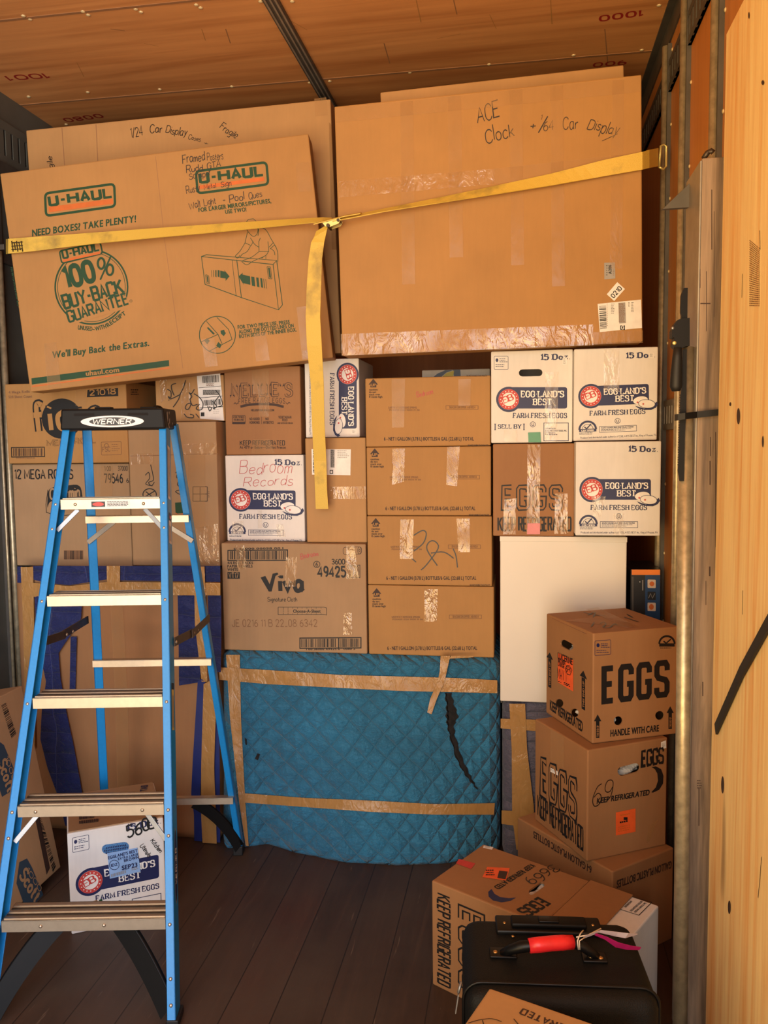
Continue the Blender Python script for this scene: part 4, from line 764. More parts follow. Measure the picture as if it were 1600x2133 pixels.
b.label(F, [(410, 782), (458.6, 778), (466.5, 876), (417, 872)], 'label_white', 'shipping_label', lab2)
G = Face(b.mb, F.o + F.n * 0.0022, F.r, F.u)
for p in ([(367, 799), (358, 802), (358, 812), (363, 824)], [(349, 811), (356, 816), (356, 828), (351, 826), (356, 831), (375, 822)], [(351, 833), (353, 834)], [(387, 792), (382, 808), (376, 820), (372, 832), (361, 848)], [(405, 811), (399, 820), (394, 818), (400, 826), (396, 832), (398, 842), (392, 853), (386, 850), (390, 842), (398, 840), (402, 845), (412, 842)], [(404, 820), (416, 828), (423, 840), (421, 852), (413, 854), (409, 850), (416, 842)], [(450, 813), (458, 824), (463, 838), (462, 845), (455, 847)], [(456, 826), (446, 840), (447, 853)], [(443, 836), (452, 847), (444, 851)], [(433, 846), (437, 856), (441, 850), (436, 847)], [(384, 862), (390, 869), (402, 870), (403, 865), (396, 863)], [(408, 862), (415, 870)]): G.line(p, 1.7, 'pen_black', 3, smooth=True)
b.tape(F, [(331, 785), (347, 784), (348, 828), (336, 840)], 'crinkled_tape'); b.tape(F, [(378, 798), (396, 797), (397, 870), (378, 872)], 'crinkled_tape'); b.done()
# big flat boxes above
b = posed_box('picture_box', (-0.465, 2.88, 2.168), 1.126, 0.786, 0.10, -5.41, 6.61, 'kraft_warm', 'large flat mirror box tilted at upper left with green printed lettering and a round seal', 'box', 'flat picture boxes'); F = b.front; g = 'ink_green'
def uh(q, t0, t1, h, bar, ring=5.0):
    F.rrect(q, 9 * ring / 5, g, 1, ring=ring); F.poly(bar, 'ink_orange', 0); F.skel('U-HAUL', t0, t1, h, g, w=3.3, wh=2.7, tab=BLK, gap=2.9)
uh([(94, 403), (238, 383), (240, 430), (96, 450)], (104.5, 428), (233, 410), 18, [(101, 431), (235, 414), (236, 424.5), (102.5, 442.5)])
uh([(408, 357), (555, 338), (559, 384), (412, 403)], (418, 380.5), (548, 364.5), 18.5, [(414, 386.6), (550, 369), (550.6, 377), (414.6, 394)])
F.sans('NEED BOXES? TAKE PLENTY!', (67, 492.5), (283, 462.5), 13.5, g, slant=0.18); F.sans('FOR LARGER MIRRORS/PICTURES,', (414, 442), (565, 422.6), 8.6, g); F.sans('USE TWO!', (469.5, 445.5), (513.5, 440), 8, g)
for s_, a, e, h in (('Framed', (381, 341), (427, 334), 17), ('Posters', (432, 335), (465, 331), 15), ('Rudd,', (389, 361), (425, 355), 14), ('GTA', (432, 352), (460, 347), 12), ('Scraper', (395, 374), (440, 365), 13), ('Rusty', (389, 404), (417, 398), 14), ('Metal', (426, 396), (450, 391), 10), ('Sign', (461, 391), (482, 387), 11), ('Wall', (395, 437), (417, 431), 13), ('Light', (426, 430), (450, 424), 13), ('+', (464, 422), (470, 421), 8), ('Pool', (479, 423), (509, 416), 15), ('Ques', (519, 415), (546, 409), 13)): F.hand(s_, a, e, h, 'pen_black', 0.95)
c = (190.5, 598); F.ell(c, 75.5, 77, g, 0, ring=3.4, n=60); F.ell(c, 70.5, 72, g, 0, ring=1.2, n=60)
F.rrect([(124, 523), (209, 505), (214, 528), (129, 549)], 6, 'kraft_warm', 1); F.rrect([(124, 523), (209, 505), (214, 528), (129, 549)], 6, g, 2, ring=3); F.poly([(131, 541), (209, 524), (209.5, 529), (132, 546)], 'ink_orange', 2); F.skel('U-HAUL', (133, 538.5), (207, 521), 15, g, w=2.9, wh=2.3, tab=BLK, gap=2.9, lay=3)
F.poly([(141, 650), (262, 616), (272, 640), (150, 676)], 'kraft_warm', 1)
F.skel('100%'.replace('%', ''), (139, 600), (199, 583), 40, g, w=2.7, lay=2, gap=2.4); F.ell((211, 549), 7, 11, g, 2, ring=4.5); F.ell((229, 562), 7, 11, g, 2, ring=4.5); F.line([(231, 534), (209, 583)], 3.4, g, 2)
F.skel('BUY-BACK', (136, 643), (258, 609.5), 27, g, w=2.4, wh=1.9, tab=BLK, gap=2.3, lay=2); F.skel('GUARANTEE', (145, 671), (268, 632.5), 22, g, w=2.3, wh=1.8, tab=BLK, gap=2.3, lay=2); F.ell((273, 627), 2.4, 2.4, g, 1, ring=0.7)
F.sans('UNUSED–', (162, 686), (197, 690), 8.6, g); F.sans('WITH', (199, 689.5), (222, 683.5), 8.6, g); F.sans('RECEIPT', (225, 682), (263, 655), 8.6, g)
F.sans("We'll Buy Back the Extras.", (108.5, 746), (310.6, 720.5), 13.2, g, slant=0.18)
F.poly([(65.6, 788), (352, 750), (352.6, 762.5), (66.5, 801)], g, 0); F.poly([(66.8, 804), (352.8, 765.5), (353, 767.5), (67, 806.4)], 'ink_orange', 0); F.sans('uhaul.com', (179.5, 783), (248.5, 774.5), 9.6, 'kraft_warm', 1)
F.line([(324, 326), (343, 500), (381, 767)], 0.9, 'kraft_dark', 0)
T8 = lambda pts: [(380 + x / 6.667, 440 + y / 6.667) for x, y in pts]
for p in ([(265, 630), (315, 1015), (820, 1200), (1335, 1370), (1260, 740), (265, 630)], [(265, 630), (335, 605), (1310, 685), (1260, 740)], [(1310, 685), (1390, 1300), (1335, 1370)], [(755, 675), (820, 1200)]): F.line(T8(p), 1.5, g, 1)
F.line(T8([(690, 680), (745, 1165)]), 0.8, g, 1)
F.poly(T8([(525, 825), (590, 840), (580, 815), (655, 905), (600, 968), (603, 935), (527, 925)]), g, 1); F.poly(T8([(780, 905), (838, 855), (835, 880), (940, 905), (945, 1022), (845, 1000), (857, 1030)]), g, 1)
for x, w in ((490, 26), (458, 16), (432, 8), (405, 5)): F.poly(T8([(x, 818), (x + w, 822), (x + w, 918), (x, 908)]), g, 1)
for x, w in ((955, 44), (1025, 32), (1082, 26), (1125, 8), (1155, 5)): F.poly(T8([(x, 908 + (x - 955) * .16), (x + w, 913 + (x - 955) * .16), (x + w + 14, 1045 + (x - 955) * .17), (x + 12, 1035 + (x - 955) * .17)]), g, 1)
for p, sm in (([(885, 155), (915, 115), (985, 105), (1035, 150)], 0), ([(890, 245), (925, 300), (985, 350), (1035, 320), (1055, 240)], 1), ([(1040, 235), (1060, 270), (1050, 340)], 1), ([(1075, 222), (1160, 260), (1240, 400), (1305, 510), (1325, 600), (1325, 700)], 1), ([(905, 290), (870, 440), (955, 478), (985, 420)], 0), ([(870, 440), (800, 555), (735, 625), (770, 650), (800, 610)], 1), ([(945, 485), (900, 560), (830, 600), (805, 640)], 1), ([(945, 370), (1000, 455), (1062, 500)], 1), ([(1085, 370), (1062, 420), (1065, 560), (1200, 560), (1188, 420)], 0), ([(1065, 560), (960, 640), (835, 690), (850, 720), (900, 745), (990, 690), (1150, 620), (1195, 560)], 1), ([(1205, 500), (1260, 440)], 0), ([(1215, 525), (1280, 470), (1305, 510)], 0), ([(1230, 520), (1275, 560), (1285, 610)], 1), ([(1100, 655), (1160, 610), (1160, 665)], 0)): F.line(T8(p), 1.1, g, 1, smooth=bool(sm))
for q in ([(1175, 768), (1222, 770), (1245, 942), (1195, 935)], [(322, 880), (365, 895), (378, 1010), (335, 1000)]): F.rrect(T8(q), 2, g, 1, ring=1.0); F.poly(T8([(q[0][0] + 14, q[0][1] + 14), (q[1][0] - 10, q[1][1] + 14), (q[2][0] - 12, q[2][1] - 14), (q[3][0] + 12, q[3][1] - 14)]), g, 1)
F.ell((453, 697.5), 37.5, 38.5, g, 1, ring=1.6, n=48)
for p in ([(335, 1530), (495, 1710), (550, 1840)], [(480, 1475), (640, 1640), (690, 1780), (380, 1940)], [(495, 1710), (262, 1815)]): F.line(T8(p), 1.3, g, 1)
for p in ([(530, 1660), (580, 1645), (590, 1680), (605, 1690), (575, 1735), (535, 1700)], [(300, 1790), (345, 1765), (380, 1800), (345, 1850)], [(470, 1870), (500, 1815), (545, 1860), (520, 1905)], [(340, 1620), (360, 1610), (450, 1700), (430, 1715)]): F.poly(T8(p), g, 1)
F.sans('FOR TWO PIECE USE, PRESS', (495.5, 685.4), (603.5, 674.3), 7.6, g); F.sans('ALONG THE DOTTED LINES ON', (498, 695.2), (612, 681.8), 7.6, g); F.sans('BOTH SIDES OF THE INNER BOX.', (498.5, 704.4), (618.5, 690.2), 7.6, g)
F.sans('700 Mirror/Picture Inner Box', (22, 556), (37, 638), 4, g)
for q in ([(92, 716), (118, 713), (128, 806), (100, 809)], [(420, 707), (447, 704), (454, 762), (428, 765)], [(528, 696), (554, 693), (562, 750), (534, 753)]): b.tape(F, q, 'clear_tape')
b.tape(F, [(628, 731), (656, 728), (660, 745), (630, 748)], 'crinkled_tape'); b.tape(F, [(616, 340), (644, 338), (649, 398), (622, 400)])
b.tape(F, [(618, 640), (650, 637), (656, 748), (630, 750)]); b.done()
b = posed_box('picture_box', (-0.50, 3.10, 2.312), 1.222, 0.930, 0.13, -1.45, 0.76, 'kraft', 'large flat brown box leaning behind the mirror box, 1/24 Car Display Cases in marker', 'box', 'flat picture boxes'); F = b.front
for s_, a, e, h in (('1/24', (273, 287), (298, 281), 17), ('Car', (313, 279), (338, 276), 16), ('Display', (345, 277), (388, 284), 15), ('Cases', (392, 289), (417, 296), 9), ('+', (424, 301), (432, 303), 7), ('Fragile', (457, 267), (490, 290), 14), ('gile', (112, 350), (107, 326), 12)): F.hand(s_, a, e, h, 'pen_black', 1.0)
F.line([(129, 266), (135, 350)], 1.6, 'kraft_dark', 0); F.line([(200, 259), (204, 338)], 1.6, 'kraft_dark', 0); b.tape(F, [(655, 206), (680, 203), (683, 240), (657, 243)], 'clear_tape'); b.tape(b.right, [(684, 255), (692, 262), (700, 520), (690, 520)], 'crinkled_tape'); b.done()
b = posed_box('picture_box', (0.678, 2.85, 2.253), 1.006, 0.839, 0.10, -0.96, -0.82, 'kraft_warm', 'big flat brown box at upper right, Clock and Car Display written in marker', 'box', 'flat picture boxes'); F = b.front
for s_, a, e, h in (('ACE', (995, 256), (1041, 243), 32), ('Clock', (1013, 299), (1071, 281), 30), ('+', (1104, 270), (1115, 269), 22), ('1', (1125, 250), (1128, 250), 9), ('/', (1122, 276), (1137, 274), 26), ('64', (1132, 274), (1153, 271), 18), ('Car', (1173, 271), (1204, 266), 24), ('Display', (1223, 268), (1285, 283), 24)): F.hand(s_, a, e, h, 'pen_black', 0.75)
F.line([(1254, 294), (1287, 279)], 1.0, 'pen_black', 3)
b.label(F, [(1258.7, 547.3), (1281, 546.6), (1282, 580), (1259, 582)], 'label_grey', 'sticker', lambda G: (G.sans('A206', (1274, 570.5), (1273.4, 552), 6.2, 'ink_black'), G.lines(1263, 553, 1266, 577, 5, 'ink_black', h=1.2), G.lines(1277, 562, 1280, 576, 4, 'ink_faint', h=1)))
b.label(F, [(1264, 613), (1286, 587.6), (1302, 602), (1279.5, 627)], 'label_white', 'sticker', lambda G: G.skel('0210', (1278.6, 621), (1295.8, 601.6), 9, 'ink_black', w=1.9, gap=2.4))
def lab3(G):
    G.bars([(1248, 638), (1262.5, 637), (1264, 685), (1250, 687)], 'ink_black', 20, seed=20, along=1); G.poly([(1288, 631), (1302.5, 630), (1304, 673), (1290, 674)], 'label_grey', 1); G.lines(1289, 632, 1303, 672, 20, 'ink_faint', lay=2, seed=21)
    G.rect(1292, 678, 1302, 687, 'ink_black', 1); G.skel('G', (1294.5, 685.5), (1299.5, 685.5), 6.5, 'label_white', w=2, lay=2); G.lines(1273, 633, 1280, 655, 7, 'ink_black', h=1, seed=22); G.lines(1309, 630, 1312, 640, 4, 'ink_black', h=1); G.lines(1315, 630, 1321, 652, 7, 'ink_black', h=1, seed=23); G.lines(1264, 633, 1266, 682, 12, 'ink_faint', h=1)
b.label(F, [(1245, 633), (1335.5, 624), (1337.5, 683), (1249.4, 691.8)], 'label_white', 'shipping_label', lab3)
for x0, x1, y0, y1 in ((834, 861, 212, 592), (933, 961, 202, 536), (1061, 1088, 188, 552), (1146, 1173, 180, 596)): b.tape(F, [(x0, y0), (x1, y0 - 2), (x1 + 4, y1), (x0 + 4, y1 + 1)])
b.tape(F, [(1276, 168), (1300, 166), (1296, 560), (1270, 560)]); b.tape(F, [(699, 226), (1333, 160), (1334, 192), (700, 256)])
b.tape(F, [(705, 378), (1030, 352), (1030, 384), (706, 412)], 'crinkled_tape'); b.tape(F, [(1030, 352), (1336, 318), (1336, 350), (1030, 384)], 'clear_tape')
b.tape(F, [(710, 696), (1236, 676), (1236, 719), (712, 741)], 'crinkled_tape'); b.tape(F, [(1236, 692), (1339, 688), (1339, 714), (1236, 718)], 'clear_tape'); b.done()
b = posed_box('cardboard_sheet', (0.735, 2.99, 2.335), 0.83, 0.86, 0.028, -1.9, 0.6, 'kraft', 'thin brown cardboard panel showing above the upper right flat box', 'cardboard', 'loose cardboard panels'); b.done()
b = posed_box('cardboard_sheet', (0.63, 3.04, 2.30), 0.95, 0.88, 0.025, -2.2, 0.6, 'kraft_dark', 'second darker cardboard panel, its corner showing above the upper right flat box at left', 'cardboard', 'loose cardboard panels'); b.done()
b = Box('cardboard_box', (-1.235, 3.44, 0), (1, 0, 0), (0, 1, 0), (0, 0, 1), 0.5, 0.4, 2.05, 'kraft', 'tall plain box in the shadow between the left wall and mirror box', 'box', 'plain brown boxes'); b.done()
from mathutils import noise as mn
# ---------------------------------------------------------------- wrapped furniture under the boxes
def interp(tab, x):
    if x <= tab[0][0]: return tab[0][1]
    for (a, b), (c, d) in zip(tab, tab[1:]):
        if x <= c: return b + (d - b) * (x - a) / (c - a)
    return tab[-1][1]
class Wrapped:
    """a padded, soft-cornered block standing on the floor whose front may bulge"""
    def __init__(s, name, x0, x1, yf, yb, zt, mat, label, cat, foot=None, rad=0.05, lump=0.004, part='blanket', group=None):
        s.x0, s.x1, s.yf, s.yb, s.zt, s.foot, s.rad = x0, x1, yf, yb, zt, foot, rad
        s.t = thing(name, ((x0 + x1) / 2, (yf + yb) / 2, 0), label, cat, group)
        loop = []
        n = max(24, int((x1 - x0) / 0.016))
        for i in range(n + 1): loop.append((x0 + rad + (x1 - x0 - 2 * rad) * i / n, yf, 0, -1))
        for i in range(1, 7): a = R(-90 + 15 * i); loop.append((x1 - rad + rad * math.cos(a), yf + rad + rad * math.sin(a), math.cos(a), math.sin(a)))
        for i in range(1, 9): loop.append((x1, yf + rad + (yb - yf - rad) * i / 8, 1, 0))
        for i in range(1, 9): loop.append((x1 + (x0 - x1) * i / 8, yb, 0, 1))
        for i in range(1, 8): loop.append((x0, yb + (yf + rad - yb) * i / 8, -1, 0))
        for i in range(6): a = R(180 + 15 * i); loop.append((x0 + rad + rad * math.cos(a), yf + rad + rad * math.sin(a), math.cos(a), math.sin(a)))
        m = MB(); NV = 44; k = len(loop); V = []
        for j in range(NV + 1):
            q = j / NV; z = zt * min(1, q / 0.93); row = []
            inset = 0 if q <= 0.93 else 0
            e = max(0, (z - (zt - 0.03)) / 0.03); pin = 0.03 * (1 - math.sqrt(max(0, 1 - e * e)))
            f = max(0, 1 - z / 0.03); pin += 0.012 * f * f
            for (x, y, nx, ny) in loop:
                zz = z
                d = s.dsp(x, z, lump) if ny < -0.2 else 0
                row.append(m.bm.verts.new((x - nx * pin, y - ny * pin - (s.bulge(x, z) if ny < 0 else 0) * max(0, -ny) - d * max(0, -ny), zz)))
            V.append(row)
        i_ = m.mi(mat)
        for j in range(NV):
            for i in range(k): f = m.bm.faces.new((V[j][i], V[j][(i + 1) % k], V[j + 1][(i + 1) % k], V[j + 1][i])); f.material_index = i_; f.smooth = True
        m.bm.faces.new(V[NV]).material_index = i_; m.bm.faces.new(V[0][::-1]).material_index = i_
        m.build(part, s.t)
    def dsp(s, x, z, lump): return lump * (mn.noise(Vector((x * 6, z * 6, 1.3))) + 0.5 * mn.noise(Vector((x * 14, z * 14, 4.1)))) * min(1, (s.zt - z) / 0.05, z / 0.03 + 0.2)
    def bulge(s, x, z):
        if not s.foot: return 0
        return interp(s.foot, x) * max(0, 1 - z / s.zt) ** 1.15
    def on(s, px, py, lift=0.0):
        y = s.yf
        for _ in range(8):
            p = at_y(px, py, y - lift); p.z = max(p.z, 0.004); y = s.yf - s.bulge(p.x, p.z) - s.dsp(p.x, p.z, 0.004)
        return Vector((p.x, y - lift, p.z))
    def strip(s, name, top, bot, mat, n=40, lift=0.006, k=2):
        """top and bot: matching photo polylines of the strip's two edges"""
        def res(pl, t):
            L = [0]
            for a, b in zip(pl, pl[1:]): L.append(L[-1] + math.dist(a, b))
            d = t * L[-1]
            for i in range(len(pl) - 1):
                if d <= L[i + 1] + 1e-9: f = (d - L[i]) / (L[i + 1] - L[i]); return (pl[i][0] + (pl[i + 1][0] - pl[i][0]) * f, pl[i][1] + (pl[i + 1][1] - pl[i][1]) * f)
            return pl[-1]
        m = MB()
        def fn(u, v):
            a, b = res(top, u), res(bot, u); e = 1
            return s.on(a[0] + (b[0] - a[0]) * v, a[1] + (b[1] - a[1]) * v, lift * e)
        m.grid(fn, n, k, mat, smooth=False)
        for f in m.bm.faces:
            f.normal_update()
        if sum(f.normal.y for f in m.bm.faces) > 0:
            for f in m.bm.faces: f.normal_flip()
        return m.build(name, s.t, recalc=False)
    def patch(s, name, pts, mat, lift=0.006, th=0.004, div=0.02):
        """a piece of cloth lying on the front, outline in photo pixels"""
        P = [s.on(x, y, lift) for x, y in pts]; m = MB(); m.prism([(p.x, p.y, p.z) for p in P], (0, th, 0), mat); return m.build(name, s.t)

zt = ZT
ft = []
for p in ((462, 1772), (511, 1767), (556, 1761), (614, 1779), (711, 1799), (827, 1806), (924, 1802), (1030, 1786)): q = at_z(p[0], p[1], 0); ft.append((q.x, 2.955 - q.y))
w1 = Wrapped('wrapped_furniture', at_y(456, 1500, 2.93).x, at_y(1041, 1500, 2.93).x, 2.955, 3.40, zt - 0.001, 'quilt_teal', 'low furniture wrapped in a teal quilted moving blanket, torn at its right', 'furniture', ft, group='blanket wrapped furniture')
w1.strip('packing_tape', [(457, 1390), (556, 1395.5), (711, 1406), (866, 1410), (944, 1412), (1036, 1417)], [(457, 1416), (556, 1425), (711, 1433), (828, 1439), (1036, 1444)], 'brown_tape', lift=0.008)
w1.strip('packing_tape', [(504, 1652), (634, 1662), (769, 1667.5), (905, 1675), (1031, 1673)], [(504, 1671.5), (634, 1681), (769, 1691), (905, 1697), (1029, 1697)], 'brown_tape')
w1.strip('packing_tape', [(471, 1364), (479, 1495), (498, 1670), (512, 1762)], [(499.5, 1364), (502, 1495), (511, 1670), (518, 1762)], 'brown_tape')
w1.strip('torn_tape', [(918, 1366), (916, 1398), (912, 1420), (896, 1456), (890, 1484)], [(938, 1366), (931, 1398), (926, 1420), (910, 1456), (899, 1488)], 'brown_tape', 24, 0.016)
w1.strip('torn_tape', [(940, 1366), (1000, 1367)], [(936, 1372), (975, 1370)], 'brown_tape', 6, 0.014)
m = MB()
def tear(u, v):
    e = [(926, 940, 1443), (930, 946, 1468), (929, 955, 1492), (931, 946, 1510), (937, 948, 1534), (950, 963, 1580), (966, 977, 1610), (980, 986, 1628), (993, 995, 1644)]
    t = u * (len(e) - 1); i = min(int(t), len(e) - 2); f = t - i; a, b, y = [e[i][k] + (e[i + 1][k] - e[i][k]) * f for k in range(3)]
    j = 1.6 * math.sin(u * 70 + v * 2)
    p = w1.on(a + (b - a) * v + j, y, 0.004); p.y -= 0.007 * math.sin(math.pi * v) * (0.6 + 0.4 * math.sin(u * 45)); return p
m.grid(tear, 50, 6, 'torn_lining'); m.build('torn_lining', w1.t)
w1.patch('torn_lining', [(531, 1580), (536, 1570), (541, 1572), (537, 1584)], 'torn_lining', 0.005); w1.patch('torn_lining', [(510, 1538), (513, 1540), (514, 1552), (511, 1550)], 'torn_lining', 0.005)

ztc = at_y(150, 1179.5, 3.02).z
w2 = Wrapped('wrapped_furniture', at_y(37, 1400, 2.93).x, at_y(456, 1500, 2.93).x - 0.006, 2.93, 3.40, ztc - 0.001, 'kraft_egg', 'tall furniture covered in cardboard and royal blue blanket behind the ladder', 'furniture', None, 0.03, 0.002, 'cardboard_wrap', 'blanket wrapped furniture')
w2.strip('blanket', [(69, 1179), (150, 1179), (223, 1179)], [(69, 1207), (90, 1213), (144, 1219), (222, 1207)], 'quilt_blue', 20, 0.012); w2.strip('blanket', [(249, 1179), (459, 1179)], [(249, 1209), (459, 1212)], 'quilt_blue', 20, 0.012); w2.strip('blanket', [(36, 1180), (46, 1180)], [(36, 1214), (45, 1214)], 'quilt_blue', 4, 0.012)
w2.strip('blanket', [(72, 1242), (76, 1330), (96, 1420), (87, 1480), (84, 1540), (99, 1600), (122, 1662), (136, 1720)], [(171, 1242), (169, 1290), (122, 1360), (126, 1412), (138, 1482), (154, 1556), (172, 1656), (184, 1720)], 'quilt_blue', 60, 0.016, 8)
w2.strip('blanket_strip', [(147, 1326), (145, 1440)], [(160, 1326), (157, 1440)], 'quilt_blue', 12, 0.012)
w2.strip('blanket', [(370, 1240), (372, 1330), (373, 1428)], [(421, 1240), (419, 1330), (417, 1421)], 'quilt_blue', 30, 0.012, 6); w2.strip('blanket', [(433, 1240), (436, 1340), (440, 1400)], [(461, 1240), (461, 1340), (460, 1400)], 'quilt_blue', 16, 0.012)
w2.strip('blanket_strip', [(412, 1418), (402, 1576), (398, 1657), (404, 1695), (405, 1765), (401, 1777)], [(428, 1412), (424, 1500), (417, 1657), (420, 1695), (421, 1760), (423, 1775)], 'hem_blue', 40, 0.02)
w2.strip('paper_roll', [(424, 1425), (419, 1600), (419, 1700), (423, 1776)], [(452, 1410), (446, 1600), (450, 1700), (452, 1774)], 'brown_tape', 40, 0.03, 8); w2.strip('blanket_strip', [(447, 1480), (447, 1660), (452, 1772)], [(457, 1480), (458, 1660), (459, 1772)], 'hem_blue', 24, 0.02)
w2.strip('packing_tape', [(46, 1212), (145, 1221), (223, 1212), (459, 1214)], [(46, 1242), (145, 1246), (223, 1240), (459, 1240)], 'brown_tape', 40, 0.016); w2.strip('packing_tape', [(43, 1181), (48, 1300), (54, 1560)], [(69, 1181), (71, 1300), (73, 1560)], 'brown_tape', 30, 0.014)
w2.strip('packing_tape', [(222, 1179), (223, 1216)], [(250, 1179), (250, 1216)], 'brown_tape', 6, 0.017); w2.strip('packing_tape', [(404, 1180), (406, 1300), (420, 1420)], [(426, 1180), (430, 1300), (432, 1420)], 'brown_tape', 24, 0.02)
w2.strip('packing_tape', [(230, 1262), (240, 1450), (246, 1700)], [(256, 1262), (266, 1450), (272, 1700)], 'clear_tape', 24, 0.004)

zp = at_y(1170, 1465.5, 2.92).z
w3 = Wrapped('wrapped_furniture', at_y(1042, 1560, 2.93).x + 0.006, 1.262, 2.94, 3.5, zp - 0.001, 'quilt_purple', 'grey purple blanket wrapped piece beneath the white cabinet', 'furniture', None, 0.05, 0.005, group='blanket wrapped furniture')
w3.strip('packing_tape', [(1061, 1466), (1066, 1560), (1067, 1700), (1076, 1770)], [(1094, 1466), (1098, 1560), (1112, 1680), (1114, 1770)], 'brown_tape', 40, 0.012); w3.strip('packing_tape', [(1043, 1497), (1118, 1499)], [(1043, 1517), (1118, 1523)], 'brown_tape', 16, 0.008); w3.strip('packing_tape', [(1045, 1688), (1085, 1690)], [(1045, 1716), (1085, 1722)], 'brown_tape', 16, 0.009)

# white cabinet and the electronics box beside it
p0, p1 = at_y(1042, 1300, 2.92), at_y(1304, 1300, 2.92); zc = at_y(1110, 1117, 2.92).z - 0.001
cab = thing('cabinet', ((p0.x + p1.x) / 2, 3.1, zp), 'plain white cabinet under the brown EGGS carton, front blank', 'cabinet')
m = MB(); m.box((p0.x, 2.922, zp), (p1.x - p0.x, 0, 0), (0, 0.36, 0), (0, 0, zc - zp), 'cabinet_white', 0.003); m.build('body', cab)
m = MB(); m.box((p0.x - 0.001, 2.9195, zc - 0.018), (p1.x - p0.x + 0.002, 0, 0), (0, 0.003, 0), (0, 0, 0.018), 'cabinet_white', 0.0008); m.build('top_rail', cab)
m = MB(); m.cyl(at_y(1044.5, 1462, 2.921), (0, -1, 0), 0.0025, 0.002, 'steel_dark', 8); m.build('screw', cab)
b = stack_box('electronics_box', (1312, 1186, 1375.5, 1460), 2.975, 0.22, 'electro_black', 'dark blue and black product box with an orange top edge, beside the white cabinet', 'box', z0=zp, bev=0.002); F = b.front
F.rect(1316, 1186.5, 1375, 1197.5, 'electro_orange', 0); F.rect(1344, 1197.5, 1375, 1440, 'electro_blue', 0); F.rect(1316, 1201, 1320, 1440, 'steel_dark', 0); F.rect(1338, 1208, 1340, 1230, 'label_grey', 0)
for y, mt in ((1207, 'foil'), (1232, 'electro_black'), (1255, 'foil')): F.rrect([(1349, y), (1366, y + .5), (1366, y + 18), (1349, y + 17.5)], 2, mt, 1)
F.line([(1351, 1246), (1355, 1236), (1359, 1246), (1364, 1236)], 1.2, 'label_grey', 2); F.ell((1357, 1264), 5, 6, 'ink_orange', 2); F.ell((1358, 1216), 5, 5, 'ink_orange', 2); F.ell((1333, 1212), 1, 1, 'label_white', 1, n=8); b.done()

# ---------------------------------------------------------------- corner stack on the right
b = corner_box('bottle_case', (1.057, 2.351), 0.0, 40.98, 0.262, 0.412, 0.29, 'kraft_egg', 'brown bottle case lying upside down at the bottom of the corner stack', 'box')
b.left.sans('6-1 GALLON PLASTIC BOTTLES', (1233, 1805), (1112, 1731), 12.5, 'ink_brown', 1, sp=0.06); b.right.sans('GALLON PLASTIC BOTTLES', (1399, 1793), (1285, 1834), 12, 'ink_brown', 1, sp=0.06); b.front.sans('GALLON PLASTIC BOTTLES', (1399, 1793), (1285, 1834), 12, 'ink_brown', 1, sp=0.06); b.right.mb  # front face carries the text seen
b.done()
def arrow(F, x, y0, y1, k=1.0, slope=0.0, txt=True):
    F.poly([(x - 8 * k, y0 + 15 * k - 8 * k * slope), (x, y0), (x + 8 * k, y0 + 15 * k + 8 * k * slope)], 'ink_black', 0)
    F.poly([(x - 3.8 * k, y0 + 14 * k), (x + 3.8 * k, y0 + 14 * k + 6 * k * slope), (x + 3.8 * k, y1 + 4 * k * slope), (x - 3.8 * k, y1 - 4 * k * slope)], 'ink_black', 0)
    if txt: F.sans('THIS END UP', (x + 2.4 * k, y1 - 3), (x + 2.4 * k, y0 + 24 * k), 4.8 * k, 'kraft_egg', 1)
def dome_mark(F, c, r, m):
    F.ell(c, r, r, m, 1, ring=r * 0.24, a0=0, a1=180); F.line([(c[0] - r * .45, c[1] - r * .35), (c[0] - r * .1, c[1] - r * .08), (c[0] + r * .5, c[1] - r * .6)], r * 0.16, m, 1); F.rect(c[0] - r, c[1] - r * .05, c[0] + r, c[1] + r * .35, m, 1); F.lines(c[0] - r * .9, c[1] + r * .5, c[0] + r, c[1] + r * .8, 1, m, h=1.3)
b = corner_box('egg_box', (0.9885, 2.3965), 0.2905, 29.5, 0.282, 0.296, 0.3365, 'kraft_egg', 'middle brown carton of the corner stack, orange sticker under KEEP REFRIGERATED and 69 in marker', 'box', 'brown egg cartons'); L, F = b.left, b.front
L.outline('EGGS', (1129, 1652), (1200, 1704), 47, 'ink_black', 'kraft_egg', w=2.7, t=0.75, tab=BLK, gap=4.0); L.skel('KEEP REFRIGERATED', (1121, 1697), (1215, 1770), 27, 'ink_black', w=2.2, wh=1.5, tab=BLK, gap=2.8)
b.label(L, [(1145, 1598), (1162.5, 1607), (1162.5, 1615.6), (1145, 1606.5)], 'label_white', 'sticker', lambda G: G.lines(1147, 1603, 1161, 1608, 1, 'label_grey', h=1, slope=0.5)); b.tape(L, [(1148, 1518), (1176, 1534), (1176, 1600), (1148, 1582)])
F.outline('EGGS', (1337, 1596), (1381, 1588), 28, 'ink_black', 'ink_black', w=2.2, t=0.4, tab=BLK, gap=2.4)
F.fill([F.uv(p) for p in [(1357, 1597.5), (1366, 1596), (1377, 1602), (1382, 1616), (1381, 1632), (1373, 1645), (1360, 1651), (1356.5, 1650), (1366, 1640), (1370.5, 1626), (1369, 1611), (1364, 1602)]], 'ink_black', 0)
F.sans('KEEP REFRIGERATED', (1242.5, 1674), (1352, 1655.5), 10.5, 'ink_black', 1, 0.12, 0.06); F.hand('69', (1232, 1678), (1273, 1668), 42, 'pen_black', 0.42, slant=0.2)
